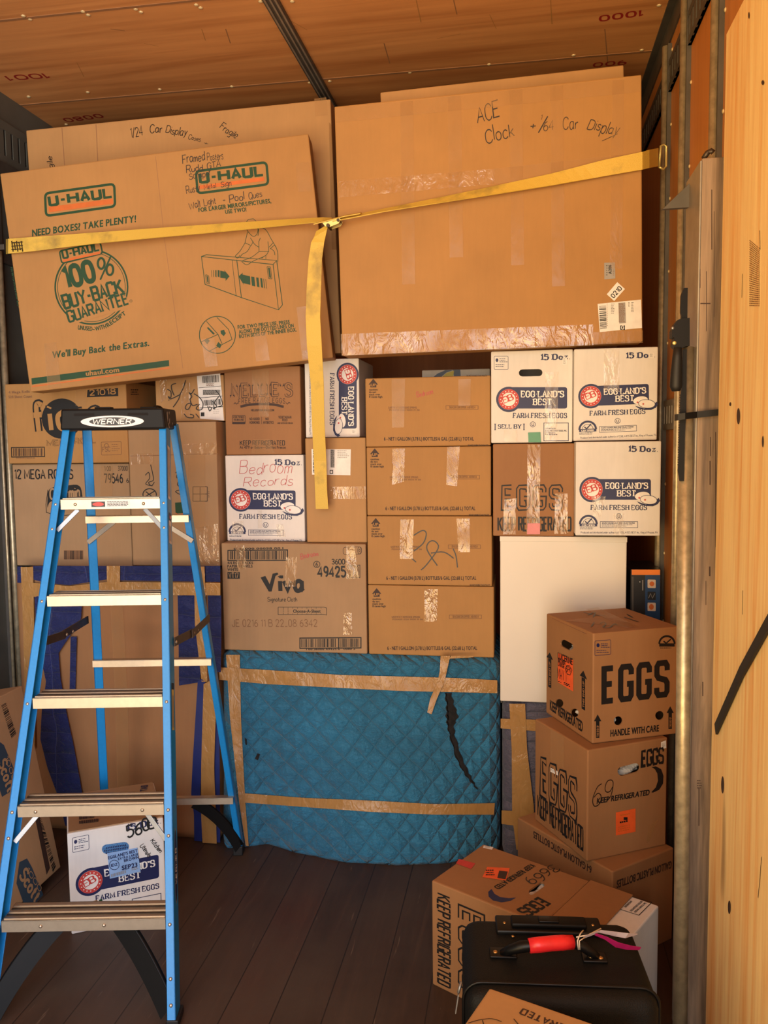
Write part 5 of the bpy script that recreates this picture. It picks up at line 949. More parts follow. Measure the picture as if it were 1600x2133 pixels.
b.label(F, [(1283, 1692.5), (1324, 1684), (1324, 1732.5), (1283, 1740.5)], 'label_orange', 'price_sticker', lambda G: (G.lines(1292, 1697, 1318, 1700, 1, 'ink_orange', h=2, slope=-.2), G.rect(1299, 1702, 1307, 1708, 'ink_black', 1), G.lines(1291, 1711, 1312, 1716, 1, 'ink_black', h=3.4, slope=-.2), G.lines(1287, 1722, 1320, 1735, 3, 'ink_orange', h=1.4, slope=-.2)))
b.label(F, [(1377, 1546), (1387.5, 1542), (1388, 1558), (1377, 1561)], 'label_white', 'sticker', lambda G: G.lines(1379, 1549, 1386, 1557, 3, 'label_grey', h=1)); b.hole(F, (1310, 1603), 24, 9.5, -0.26); b.paper(F, [(1300, 1588), (1345, 1580), (1345, 1612), (1300, 1622)])
b.tape(F, [(1350, 1720), (1370, 1706), (1352, 1752), (1346, 1756)], 'crinkled_tape'); b.done()
b = corner_box('egg_box', (1.0055, 2.446), 0.628, 24.9, 0.290, 0.300, 0.332, 'kraft_egg', 'top brown carton of the corner stack, big solid EGGS, HANDLE WITH CARE and arrows', 'box', 'brown egg cartons'); L, F = b.left, b.front
F.skel('EGGS', (1258, 1461), (1389, 1446), 64, 'ink_black', w=3.0, wh=1.8, tab=BLK, gap=4.4); F.sans('HANDLE WITH CARE', (1271, 1534), (1372, 1523), 13, 'ink_black', 1, 0, 0.06)
stamp_box(F, [(1239, 1335), (1272, 1332.5), (1272, 1363), (1239, 1365.5)]); dome_mark(F, (1389, 1341), 16, 'ink_black'); arrow(F, 1245, 1488, 1537, 0.95); arrow(F, 1396, 1471, 1518, 0.95); b.hole(F, (1288, 1501.5), 8.3, 9.4); b.hole(F, (1374.5, 1490.5), 8.0, 9.4)
arrow(L, 1145.5, 1359, 1432, 0.85, 0.5); arrow(L, 1215.6, 1397, 1478, 0.95, 0.6); L.sans('KEEP REFRIGERATED', (1146, 1477.6), (1214, 1524.6), 12.5, 'ink_black', 1, 0, 0.06); b.hole(L, (1180.5, 1343.5), 14.5, 7.6, 0.5); b.paper(L, [(1172, 1345), (1205, 1350), (1205, 1375), (1178, 1365)]); b.paper(L, [(1192, 1470), (1206, 1472), (1206, 1500), (1194, 1500)], 0.02); b.paper(F, [(1280, 1492), (1290, 1490), (1290, 1514), (1280, 1514)], 0.02); b.hole(L, (1164.6, 1465), 4.6, 9); b.hole(L, (1196.6, 1485), 4.8, 9)
def lucerne(G):
    G.sans('LUCERNE', (1162.5, 1371), (1193, 1385), 8, 'ink_black'); G.sans('BROWN', (1163, 1379), (1178, 1386), 5.6, 'ink_black'); G.sans('LARGE', (1163, 1386.5), (1176, 1392.5), 5.6, 'ink_black'); G.skel('MAY 1', (1162.5, 1412), (1180, 1420), 13, 'ink_black', w=1.2, gap=2.4); G.line([(1181, 1386), (1187, 1387), (1192, 1396), (1188, 1406), (1182, 1404), (1178, 1394)], 1.0, 'ink_black', 1, closed=True); G.skel('6PK', (1180, 1398), (1190, 1402), 7, 'ink_black', w=1.3); G.lines(1175, 1421, 1190, 1427, 2, 'ink_black', h=2, slope=.45); G.lines(1163, 1419, 1172, 1422, 1, 'ink_black', h=1, slope=.45)
b.label(L, [(1162, 1360), (1194, 1375.5), (1194, 1440.5), (1162, 1421)], 'label_orange', 'price_sticker', lucerne)
b.tape(b.top, [(1175, 1294), (1250, 1285), (1330, 1303), (1318, 1309), (1245, 1296), (1186, 1303)][:4]); b.tape(b.top, [(1220, 1270), (1246, 1267), (1330, 1306), (1305, 1310)], 'crinkled_tape')
T = b.top
for p in ([(1216, 1276), (1240, 1282), (1262, 1283)], [(1225, 1282), (1240, 1276), (1236, 1287)], [(1232, 1306), (1238, 1297)], [(1250, 1300), (1258, 1296), (1262, 1302), (1256, 1307), (1270, 1308), (1280, 1300), (1285, 1303)], [(1300, 1286), (1312, 1290), (1330, 1296)], [(1306, 1280), (1318, 1287)]): T.line(p, 1.0, 'pen_black', 3, smooth=True)
T.line([(1150, 1288), (1222, 1321)], 0.9, 'kraft_dark', 0); b.done()

# ---------------------------------------------------------------- cartons on the floor at the right
ang = -29.9; r = Vector((math.cos(R(ang)), math.sin(R(ang)), 0)); A = Vector((0.5524, 2.2039, 0))
b = corner_box('egg_box', (A.x, A.y), 0.0, ang, 0.345, 0.268, 0.305, 'kraft_egg', 'brown carton lying on the floor behind the suitcase, 3669 in marker on top', 'box', 'brown egg cartons'); F, T = b.front, b.top
F.skel('KEEP REFRIGERATED', (912, 1860), (913, 2046), 26, 'ink_black', w=2.2, wh=1.6, tab=BLK, gap=2.8); F.outline('EGGS', (960, 1890), (960, 2050), 46, 'ink_black', 'kraft_egg', w=2.7, t=0.75, tab=BLK, gap=4.0)
T.sans('KEEP REFRIGERATED', (1105, 1800), (1028, 1848), 9, 'ink_black', 1, 0, 0.06); T.skel('EGGS', (1121, 1871), (1078, 1896), 21, 'ink_black', w=2.3, tab=BLK, gap=2.4); T.hand('3669', (1150, 1801), (1092, 1832), 18, 'pen_black', 0.7)
T.fill([T.uv(p) for p in [(1017, 1858), (1018, 1868), (1027, 1876), (1045, 1880), (1063, 1877), (1075, 1870), (1060, 1871), (1042, 1869), (1030, 1862), (1024, 1852)]], 'ink_navy', 0)
b.label(T, [(956, 1789), (990.5, 1798.5), (981, 1810), (950, 1798.5)], 'ink_red', 'red_tape'); b.label(T, [(1008, 1761), (1028, 1764.5), (1025, 1770), (1006, 1766)], 'label_white', 'sticker', lambda G: G.lines(1011, 1764, 1023, 1766, 1, 'label_grey', h=1.5))
b.label(T, [(1015, 1806), (1062, 1808), (1054, 1834), (1005, 1827)], 'label_orange', 'torn_sticker', lambda G: (G.poly([(1040, 1814), (1058, 1816), (1053, 1832), (1036, 1829)], 'ink_brown', 1), G.lines(1012, 1812, 1034, 1826, 3, 'ink_brown', h=2.4)))
b.hole(T, (1118, 1850.5), 19, 6, -0.62); b.paper(T, [(1095, 1848), (1140, 1825), (1150, 1845), (1105, 1875)], 0.015); b.done()
o = A + r * 0.349
b = corner_box('egg_box', (o.x, o.y), 0.0, ang, 0.192, 0.268, 0.303, 'white_card', 'white carton on the floor, pressed against the brown 3669 carton', 'box'); T = b.top
T.frame_rect([(1312, 1867.5), (1358, 1880), (1331, 1907), (1287, 1893)], 1.2, 'ink_black'); T.sans("EGGLAND'S BEST EGGS, INC.", (1316, 1899), (1340, 1878), 3.2, 'ink_black'); T.sans('CEDAR KNOLLS, NJ', (1324, 1902), (1346, 1882), 3.0, 'ink_black'); T.sans('DISTRIBUTED BY', (1304, 1891), (1318, 1878), 3.0, 'ink_black')
m = MB(); fl = o + Vector((0, 0, 0.3045)); bb = Vector((-r.y, r.x, 0)); m.box(fl, r * 0.122, bb * 0.268, (0, 0, 0.004), 'kraft_egg', 0.001); m.build('flap', b.t); b.done()

# suitcase
zs = 0.45; bl, br_ = at_z(962, 1904, zs), at_z(1314, 1914, zs)
sx_ = (br_ - bl); sw = sx_.length; sx_.normalize(); sy_ = Vector((-sx_.y, sx_.x, 0)); sd = 0.275; f0 = bl - sy_ * sd
suit = thing('suitcase', f0 + sx_ * sw / 2 + sy_ * sd / 2 - Vector((0, 0, zs)), 'black soft suitcase standing upright, red tape around its carry handle', 'suitcase')
def rbox(o, a, b_, c, m, rad, seg=6):
    mb = MB(); mb.box(o, a, b_, c, m); bmesh.ops.bevel(mb.bm, geom=list(mb.bm.edges), offset=rad, segments=seg, profile=0.5, affect='EDGES')
    for f in mb.bm.faces: f.smooth = True
    return mb
rbox(f0 - Vector((0, 0, zs - 0.004)), sx_ * sw, sy_ * sd, Vector((0, 0, zs - 0.004)), 'luggage', 0.035).build('body', suit)
def sp(u, v, z=0.0): return f0 + sx_ * u + sy_ * v + Vector((0, 0, z))
def on_top(px, py, h): p = at_z(px, py, zs + h); return p
for off in (0.034,):                                        # piping and zip run round the case
    mb = MB(); k = 0.034; path = []
    for cx, cz, a0 in ((k, -k, 180), (sw - k, -k, 90)):
        for i in range(7): a = R(a0 - 15 * i); path.append(sp(cx + (k + 0.002) * math.cos(a), off, cz + (k + 0.002) * math.sin(a)))
    path = [sp(-0.002, off, -zs + 0.05)] + path + [sp(sw + 0.002, off, -zs + 0.05)]
    mb.tube(path, 0.0035, 'luggage_trim', 8); mb.build('zipper', suit)
mb = MB(); q = [on_top(1040, 1936, 0.004), on_top(1240, 1940, 0.004)]; hx = (q[1] - q[0]).length
c0 = sp(sw / 2, sd - 0.04, 0.0)
mb = rbox(c0 - sx_ * 0.115 - sy_ * 0.035 + Vector((0, 0, -0.004)), sx_ * 0.23, sy_ * 0.062, Vector((0, 0, 0.014)), 'luggage_trim', 0.005, 3); mb.build('handle_housing', suit)
mb = rbox(c0 - sx_ * 0.082 - sy_ * 0.026 + Vector((0, 0, 0.0095)), sx_ * 0.164, sy_ * 0.036, Vector((0, 0, 0.012)), 'black_plastic', 0.005, 3); th_ = mb.build('telescopic_handle', suit)
mb = rbox(c0 - sx_ * 0.022 - sy_ * 0.022 + Vector((0, 0, 0.020)), sx_ * 0.044, sy_ * 0.022, Vector((0, 0, 0.006)), 'luggage_trim', 0.002, 2); mb.build('release_button', th_)
pts = [on_top(1046, 1986, 0.004), on_top(1064, 1978, 0.018), on_top(1085, 1972, 0.030), on_top(1104, 1970, 0.034), on_top(1148, 1965, 0.036), on_top(1193, 1963, 0.034), on_top(1215, 1972, 0.028), on_top(1232, 1984, 0.014), on_top(1244, 1994, 0.004)]
mb = MB(); mb.tube(pts, [0.008, 0.010, 0.012, 0.011, 0.011, 0.011, 0.011, 0.010, 0.008], 'luggage_trim', 10); hd = mb.build('carry_handle', suit)
mb = MB(); rp = [on_top(1102, 1970, 0.034), on_top(1125, 1967.5, 0.036), on_top(1148, 1965, 0.037), on_top(1170, 1963.5, 0.036), on_top(1193, 1962.5, 0.034)]; mb.tube(rp, [0.0145, 0.0155, 0.015, 0.0152, 0.014], 'tape_red', 10); mb.build('red_tape', hd)['label'] = 'red tape wrapped round the grip'
for c_, w_ in (((1048, 1987), 0.056), ((1238, 1996), 0.050)):
    c3 = on_top(c_[0], c_[1], 0.001); rbox(c3 - sx_ * w_ / 2 - sy_ * 0.017 - Vector((0, 0, 0.001)), sx_ * w_, sy_ * 0.034, Vector((0, 0, 0.006)), 'luggage_trim', 0.0025, 3).build('handle_mount', suit)
for p in ((1032, 1983), (1050.6, 1984), (1231, 1993), (1251.5, 1995.6)): mb = MB(); mb.dome(on_top(p[0], p[1], 0.006), (0, 0, 1), 0.0055, 0.003, 'brass', 12); mb.build('rivet', suit)
for p in ((1051, 1923), (1235, 1928), (1068.5, 1951)): mb = MB(); mb.dome(on_top(p[0], p[1], 0.009 if p[1] < 1940 else 0.002), (0, 0, 1), 0.004, 0.003, 'brass', 12); mb.build('rivet', suit)
mb = MB(); mb.tube([on_top(1205, 1978, 0.03), on_top(1203, 1960, 0.05), on_top(1209, 1945, 0.05), on_top(1215, 1938, 0.045)], 0.0014, 'string', 6); mb.tube([on_top(1201, 1952, 0.05), on_top(1225, 1948, 0.046), on_top(1252, 1934, 0.05)], 0.0014, 'string', 6); mb.tube([on_top(1208, 1978, 0.03), on_top(1207, 1960, 0.05), on_top(1218, 1953, 0.046)], 0.0012, 'string', 6); mb.build('tag_string', suit)
def ribbon_px(pts, w, mat, name, parent, h):
    mb = MB(); c_ = [on_top(x, y, hh) for (x, y), hh in zip(pts, h)]; mb.ribbon(c_, [Vector((0.2, -0.4, 0.7)).normalized() * ww for ww in w], [Vector((0, -1, 0)) * 0.0008] * len(c_), mat); return mb.build(name, parent)
ribbon_px([(1215, 1953), (1250, 1940), (1285, 1946), (1306, 1949), (1328, 1946)], (0.012, 0.011, 0.018, 0.02, 0.004), 'paper_tag', 'luggage_tag', suit, (0.045, 0.055, 0.05, 0.055, 0.045))['label'] = 'pale paper luggage tag'
ribbon_px([(1240, 1946), (1262, 1954), (1285, 1968), (1310, 1974), (1334, 1976)], (0.008, 0.012, 0.02, 0.018, 0.012), 'magenta', 'luggage_tag', suit, (0.05, 0.045, 0.035, 0.03, 0.025))['label'] = 'magenta luggage tag'
mb = MB(); zp0 = sp(0.0, 0.062, -0.05); mb.tube([sp(-0.006, 0.055, -0.012), sp(-0.012, 0.045, -0.03)], 0.003, 'zinc_strap', 6); mb.ribbon([sp(-0.012, 0.043, -0.03), sp(-0.018, 0.036, -0.065)], [sy_ * 0.008] * 2, [sx_ * 0.002] * 2, 'zinc_strap'); mb.build('zipper_pull', suit)
# nearest carton, cut by the frame
zt2 = 0.51; P = at_z(1020, 2057, zt2); rr = at_z(1240, 2133, zt2) - P; rr.z = 0; rr.normalize(); yw = math.degrees(math.atan2(rr.y, rr.x)); bk = Vector((-rr.y, rr.x, 0)); o = P - bk * 0.30
b = corner_box('egg_box', (o.x, o.y), 0.0, yw, 0.30, 0.30, zt2, 'kraft', 'nearest brown carton at the bottom edge, in front of the suitcase', 'box', 'brown egg cartons'); T = b.top
T.skel('REFRIGERATED', (1262, 2170), (1090, 2102), 15, 'ink_brown', w=2.2, wh=1.7, tab=BLK, gap=2.8); T.line([(975, 2133), (1000, 2126), (1025, 2124), (1045, 2130)], 1.5, 'pen_black', 3, smooth=True); T.line([(1005, 2127), (1009, 2140)], 1.5, 'pen_black', 3); T.line([(1070, 2124), (1080, 2136)], 1.5, 'pen_black', 3); b.done()

# ---------------------------------------------------------------- left side
P0 = at_z(127, 1806, 0.036); P1 = at_y(46, 1428, P0.y); u = (P1 - P0); u.y = 0; hh = u.length; u.normalize(); rv = Vector((u.z, 0, -u.x))
wS, dS = 0.14, 0.80
b = Box('paper_towel_case', P0 - rv * wS - Vector((0, dS, 0)), rv, (0, 1, 0), u, wS, dS, hh, 'kraft_grey', 'brown case leaning on the left wall, navy script logos along its side', 'box', 'paper goods cases'); F = b.right
F.poly([(70, 1690), (82, 1700), (104, 1808), (97, 1822)], 'ink_brown', 0); F.bars([(78, 1700), (86, 1706), (116, 1806), (110, 1818)], 'ink_black', 26, along=1, seed=31); F.rect(0, 0, 0.001, 0.001, 'ink_black', 0) if False else None
F.bars([(2, 1470), (12, 1464), (34, 1530), (24, 1540)], 'ink_black', 22, along=1, seed=32)
for q, t0, t1 in (([(40, 1796), (56, 1788), (66, 1806), (90, 1864), (66, 1890), (52, 1890), (34, 1840)], (40, 1826), (72, 1880)), ([(-8, 1540), (8, 1552), (28, 1600), (20, 1650), (4, 1660), (-12, 1610)], (-4, 1590), (16, 1650))):
    F.poly(q, 'ink_teal', 0); F.skel('Scott', t0, t1, 20, 'kraft_grey', w=2.4, lay=2, slant=0.15)
    F.skel('1000', (t0[0] + 14, t0[1] - 12), (t1[0] + 10, t1[1] - 22), 8, 'kraft_grey', w=1.6, lay=2)
b.done()
b = corner_box('egg_box', (-0.5885, 2.278), 0.0, 30.5, 0.29, 0.302, 0.327, 'white_card', 'white egg carton on the floor behind the ladder, blue sticker on its logo', 'box', 'white egg cartons'); F, T = b.front, b.top
ex, ey = (1.173, -0.24), (0.025, 1.094); F.T = lambda x, y: (188.5 + (x - 1060) * ex[0] + (y - 832) * ey[0], 1836.7 + (x - 1060) * ex[1] + (y - 832) * ey[1])
sellby(F); F.skel('15 Doz.', (1126.5, 749.8), (1187, 748), 11, 'ink_navy', w=2.9, wh=1.3, serif=True, gap=3.2); F.T = None
for i in range(14):
    for j in range(3): F.rect(217 + i * 3.6, 1765 - i * 0.55 + j * 5.4, 219.4 + i * 3.6, 1768.6 - i * 0.55 + j * 5.4, 'ink_navy', 1) if not (i in (0, 13) and j in (0, 2)) else None
hs = stadium_uv(F, (240.5, 1766), 28.5, 9.6, -0.14); F.fill(hs, 'blue_mesh', 0)
def lab5(G):
    G.sans("EGGLAND'S BEST", (225.5, 1790), (286, 1774.5), 6.6, 'ink_navy'); G.sans('EXTRA LARGE', (246, 1791.5), (288, 1781), 5, 'ink_navy'); G.sans('BROWN', (258.5, 1795.5), (289, 1788), 6.2, 'ink_navy'); G.sans('SEP23', (254, 1812.5), (286, 1805), 9.5, 'ink_navy'); G.ell((238, 1801.5), 10, 10, 'ink_navy', 1, ring=1.1); G.sans('1DZ', (231.5, 1805.5), (245, 1802.5), 6, 'ink_navy'); G.bars([(231, 1821), (262, 1812), (263, 1818), (232, 1827)], 'label_grey', 20, seed=40); G.lines(274, 1808, 290, 1814, 2, 'label_grey', h=1.6, slope=-.25)
b.label(F, [(223.6, 1777), (286, 1766), (293, 1815.6), (229, 1830.5)], 'label_blue', 'price_sticker', lab5, 0.003)
F.hand('560', (266, 1745), (312, 1727), 26, 'pen_black', 1.5); F.hand('0', (308, 1728), (326, 1722), 24, 'pen_black', 1.5); F.hand('Kitchen', (312, 1752), (332, 1776), 9, 'pen_black', 1.6); F.hand('Utensils', (291, 1762), (309, 1785), 9, 'pen_black', 1.6)
F.poly([(193, 1877), (202, 1874), (204, 1884), (198, 1888)], 'kraft_warm', 2); F.poly([(206, 1874), (213, 1872), (214, 1886), (208, 1888)], 'ink_green', 2); F.poly([(200, 1876), (203, 1876), (199, 1890)], 'ink_black', 3)
m = MB(); G = Face(m, T.o + T.n * 0.001, T.r, T.u)
k_ = b.o + b.u * b.h; m.box(k_ + b.r * 0.004 + b.b * 0.004, b.r * 0.282, b.b * 0.143, (0, 0, 0.004), 'kraft_grey', 0.001); m.box(k_ + b.r * 0.004 + b.b * 0.152, b.r * 0.282, b.b * 0.146, (0, 0, 0.004), 'kraft_grey', 0.001)
G.base = 12; G.sans('TAB', (306, 1650), (308, 1638), 8, 'ink_navy', 1); G.lines(165, 1704, 206, 1722, 2, 'ink_brown', h=6, slope=-.12)
m.build('flap', b.t, recalc=False); b.done()

# ---------------------------------------------------------------- step ladder
O0 = Vector((-0.346, 1.880, 0)); ya = R(9.967); LU = Vector((math.cos(ya), math.sin(ya), 0)); LV = Vector((-math.sin(ya), math.cos(ya), 0)); LZ = Vector((0, 0, 1))
def LP(u, v, z): return O0 + LU * u + LV * v + LZ * z
SL = 0.327; fv = lambda z: SL * z; wz = lambda z: (0.470 - 0.127 * z) / 2
lad = thing('step_ladder', LP(0, 0.45, 0), 'blue fibreglass step ladder with aluminium treads and black top cap', 'ladder')
zc_ = 1.574
fd = (LV - LZ * SL).normalized()                                  # square to the front rails, pointing into the ladder
for sg in (-1, 1):
    B0 = LP(sg * (wz(0) + 0.001), fv(0.012), 0.012); T0 = LP(sg * (wz(zc_) + 0.001), fv(zc_), zc_ + 0.01); ra = T0 - B0; a = LU * sg
    m = MB(); m.box(B0, ra, a * 0.0225, fd * 0.004, 'ladder_blue', 0.001); m.box(B0 + a * 0.0185, ra, a * 0.004, fd * 0.052, 'ladder_blue', 0.001); m.box(B0 + fd * 0.048, ra, a * 0.0225, fd * 0.004, 'ladder_blue', 0.001)
    rl = m.build('rail', lad)
    for z in [0.277 * k - 0.036 for k in (1, 2, 3, 4, 5)] + [0.277 * 2 - 0.10, 1.277, 0.115, 0.055]:
        mm = MB(); mm.dome(LP(sg * (wz(z) + 0.0125), fv(z), z) - fd * 0.0005, -fd, 0.0052, 0.0035, 'aluminium', 10); mm.build('rivet', rl)
    m = MB(); m.box(LP(sg * (wz(0) - 0.002), 0.004, 0), LU * sg * 0.032, LV * 0.066, LZ * 0.022, 'black_rubber', 0.003); m.build('foot', lad)
    # rear frame
    ub, ut = (-0.232, -0.133) if sg < 0 else (0.288, 0.166); vb, vt = 0.925, 0.61
    B1 = LP(ub, vb, 0.012); T1 = LP(ut, vt, zc_ + 0.01); ra = T1 - B1; bd = (LV + LZ * ((vb - vt) / zc_)).normalized()
    m = MB(); m.box(B1, ra, LU * -sg * 0.0225 if sg > 0 else LU * 0.030, bd * 0.004, 'ladder_blue', 0.001); m.box(B1, ra, LU * -sg * 0.004, bd * 0.034, 'ladder_blue', 0.001); m.box(B1 + bd * 0.03, ra, LU * -sg * 0.02, bd * 0.004, 'ladder_blue', 0.001); m.build('rear_rail', lad)
    m = MB(); m.box(LP(ub + (0.004 if sg < 0 else -0.036), vb - 0.01, 0), LU * 0.036, LV * 0.05, LZ * 0.035, 'black_rubber', 0.003); m.build('foot', lad)
def rear_u(sg, z): ub, ut = (-0.232, -0.133) if sg < 0 else (0.288, 0.166); return ub + (ut - ub) * z / (zc_ + 0.01)
def rear_v(z): return 0.925 + (0.61 - 0.925) * z / (zc_ + 0.01)
for k in range(1, 6):
    z = 0.277 * k - 0.021; w_ = wz(z) + 0.001; v0 = fv(z); dp = 0.086 if k > 1 else 0.092
    m = MB(); m.box(LP(-w_, v0 - 0.001, z - 0.0315), LU * 2 * w_, LV * 0.003, LZ * 0.0315, 'aluminium', 0.0008); m.box(LP(-w_, v0 - 0.001, z - 0.003), LU * 2 * w_, LV * dp, LZ * 0.003, 'aluminium', 0.0008); m.box(LP(-w_, v0 + dp - 0.004, z - 0.03), LU * 2 * w_, LV * 0.003, LZ * 0.03, 'aluminium', 0.0008)
    for q in range(5):
        m.box(LP(-w_ + 0.004, v0 + 0.008 + q * 0.0155, z), LU * (2 * w_ - 0.008), LV * 0.006, LZ * 0.0022, 'dark_iron' if q % 2 else 'aluminium')
    st = m.build('step', lad)
    us = {5: (-0.105, 0.10), 2: (-w_ + 0.05, w_ - 0.06), 1: (-w_ + 0.105, -0.0 + 0.055)}.get(k, ())
    for u_ in us: mm = MB(); mm.dome(LP(u_, v0 - 0.0012, z - 0.016), -LV, 0.0052, 0.0035, 'aluminium', 10); mm.build('rivet', st)
    if k == 5:
        mm = MB(); mm.box(LP(-0.06, v0 - 0.0018, z - 0.027), LU * 0.118, LV * 0.0008, LZ * 0.022, 'label_white'); mm.box(LP(-0.056, v0 - 0.0024, z - 0.024), LU * 0.041, LV * 0.0008, LZ * 0.016, 'electro_black')
        G = Face(mm, LP(0, v0 - 0.0026, z), LU, LZ); G.fill([(-0.0355 + 0.017 * math.cos(R(a)), -0.016 + 0.0058 * math.sin(R(a))) for a in range(0, 360, 20)], 'tape_red', 0); rn = random.Random(3)
        for j in range(4):
            x = -0.008
            while x < 0.05: ww = rn.uniform(.003, .009); G.fill([(x, -0.0095 - j * 0.0042), (x + ww, -0.0095 - j * 0.0042), (x + ww, -0.0079 - j * 0.0042), (x, -0.0079 - j * 0.0042)], 'ink_black', 0); x += ww + 0.0016
        mm.build('warning_label', st)
def bar(m, p, q, w, t, mat, up): p, q = Vector(p), Vector(q); d = (q - p); s_ = d.cross(Vector(up)).normalized(); n_ = d.cross(s_).normalized(); m.box(p - s_ * w / 2 - n_ * t / 2, d, s_ * w, n_ * t, mat, min(w, t) * 0.2)
for sg in (-1, 1):                                                # diagonal step straps
    m = MB(); bar(m, LP(sg * 0.10, fv(1.33) + 0.02, 1.332), LP(sg * 0.160, fv(1.275) + 0.02, 1.270), 0.013, 0.004, 'zinc_strap', LV); m.build('step_brace', lad)
    m = MB(); bar(m, LP(sg * 0.150, fv(0.5) + 0.02, 0.505), LP(sg * 0.208, fv(0.43) + 0.02, 0.437), 0.013, 0.004, 'zinc_strap', LV); m.build('step_brace', lad)
    m = MB(); bar(m, LP(sg * 0.075 + 0.015, rear_v(1.27) - 0.006, 1.275), LP(rear_u(sg, 1.2) * 0.98, rear_v(1.2) - 0.006, 1.205), 0.016, 0.005, 'steel', LV); m.build('rear_brace', lad)
    # spreader of two hinged flat bars
    zf, zr = 0.945, 0.935; pf = LP(sg * (wz(zf) + 0.027), fv(zf) + 0.045, zf); pr = LP(rear_u(sg, zr) + 0.006 * sg, rear_v(zr), zr); md = (pf + pr) / 2 + LZ * -0.012
    m = MB(); bar(m, pf, md, 0.026, 0.004, 'dark_iron', LU); sp_ = m.build('spreader', lad)
    m = MB(); bar(m, md - (pr - pf) * 0.06 + LU * 0.005 * sg, pr + LU * 0.005 * sg, 0.026, 0.004, 'dark_iron', LU); m.build('spreader_arm', sp_)
    for pp in (pf, md, md + (pr - pf) * 0.12): mm = MB(); mm.dome(pp + LU * 0.004 * (1 if sg > 0 else 1), LU, 0.006, 0.004, 'aluminium', 10); mm.build('rivet', sp_)
    # black corner braces at the foot
    def curved(p, q, c, r0):
        m = MB(); P_, Q_, C_ = Vector(p), Vector(q), Vector(c); pts = [(P_ * (1 - t) ** 2 + C_ * 2 * t * (1 - t) + Q_ * t * t) for t in [i / 12 for i in range(13)]]
        m.ribbon(pts, [LZ * r0 + LU * r0 * 0.8 * sg] * 13, [LV * 0.018] * 13, 'black_plastic'); m.tube([p_ + (LZ * r0 + LU * r0 * 0.8 * sg) * 0.45 for p_ in pts], 0.008, 'black_plastic', 8); return m
    zb = 0.225
    curved(LP(sg * 0.085, fv(zb) + 0.05, zb), LP(sg * (wz(0.02) - 0.004), fv(0.02) + 0.03, 0.03), LP(sg * 0.165, fv(.1) + 0.045, 0.15), 0.042).build('corner_brace', lad)
    curved(LP(rear_u(sg, .22) * 0.42 + 0.01, rear_v(0.22) + 0.0, 0.222), LP(rear_u(sg, 0.03) - sg * 0.012, rear_v(0.03), 0.03), LP(rear_u(sg, 0.1) * 0.80, rear_v(0.1), 0.155), 0.028).build('corner_brace', lad)
for z in (1.283, 0.777, 0.235):
    a_, b_ = rear_u(-1, z) + 0.002, rear_u(1, z) - 0.002; m = MB(); m.box(LP(a_, rear_v(z) - 0.018, z - 0.012), LU * (b_ - a_), LV * 0.003, LZ * 0.024, 'aluminium', 0.0006); m.box(LP(a_, rear_v(z) - 0.018, z + 0.009), LU * (b_ - a_), LV * 0.026, LZ * 0.003, 'aluminium', 0.0006); m.build('rear_crossbar', lad)
cu0, cu1, cv0, cv1, cz0, cz1 = -0.160, 0.160, 0.497, 0.655, 1.572, 1.636
m = MB(); m.box(LP(cu0, cv0, cz0), LU * (cu1 - cu0), LV * (cv1 - cv0), LZ * (cz1 - cz0), 'black_plastic', 0.006)
for v in m.bm.verts:                                              # the cap narrows a little towards its top
    if v.co.z > cz1 - 0.02: d = (v.co - LP(0, 0, 0)).dot(LU); v.co -= LU * d * 0.025
G = Face(m, LP(0, cv0, cz0), LU, LZ); G.base = 1; h_ = cz1 - cz0
E_ = lambda cx, cz, rx, rz: [(cx + rx * math.cos(R(a)), cz + rz * math.sin(R(a))) for a in range(0, 360, 9)]
m.box(LP(-0.060, cv0 + 0.02, cz1), LU * 0.05, LV * 0.03, LZ * 0.006, 'black_plastic', 0.002); m.box(LP(0.08, cv0 + 0.02, cz1), LU * 0.05, LV * 0.03, LZ * 0.005, 'black_plastic', 0.002); m.dome(LP(0.105, 0.62, cz1), LZ, 0.02, 0.014, 'black_plastic', 12)
for x in (-0.085, 0.078): G.fill([(x - 0.032, h_ - 0.022), (x + 0.032, h_ - 0.022), (x + 0.03, h_ - 0.014), (x - 0.03, h_ - 0.014)], 'dark_gap', 0)
cap = m.build('top_cap', lad)
m = MB(); G = Face(m, LP(0, cv0 - 0.0008, cz0), LU, LZ); G.fill(E_(0.0, 0.0245, 0.096, 0.0175), 'ink_white', 0); G.fill(E_(0.0, 0.0245, 0.070, 0.0125), 'electro_black', 1)
def skel_uv(G, txt, x0, x1, y, h, mat, w, lay, slant):
    x = 0; it = []
    for ch in txt: st, gw = glyph(ch, SK); it.append((x, st, gw)); x += gw + 2.2
    kx = (x1 - x0) / (x - 2.2)
    for gx, st, gw in it:
        for p, sm in st: G.stroke([(x0 + (gx + q[0] + slant * q[1]) * kx, y + q[1] * h / 10) for q in p], w * h / 10, mat, lay)
skel_uv(G, 'WERNER', -0.060, 0.056, 0.0175, 0.0145, 'ink_white', 2.3, 2, 0.15); m.build('logo_sticker', cap, recalc=False)
m = MB(); G = Face(m, LP(cu1 + 0.0006, cv0, cz0), LV, LZ)
for q in ([(.02, .05), (.03, .054), (.034, .03), (.03, .02)], [(.045, .052), (.055, .055), (.052, .044)], [(.05, .03), (.058, .036), (.055, .02), (.048, .014)], [(.03, .018), (.036, .02), (.05, .004), (.046, .002)], [(.085, .02), (.092, .022), (.09, .012)]): G.fill(q, 'label_grey', 0)
m.build('scuffed_sticker', cap, recalc=False)
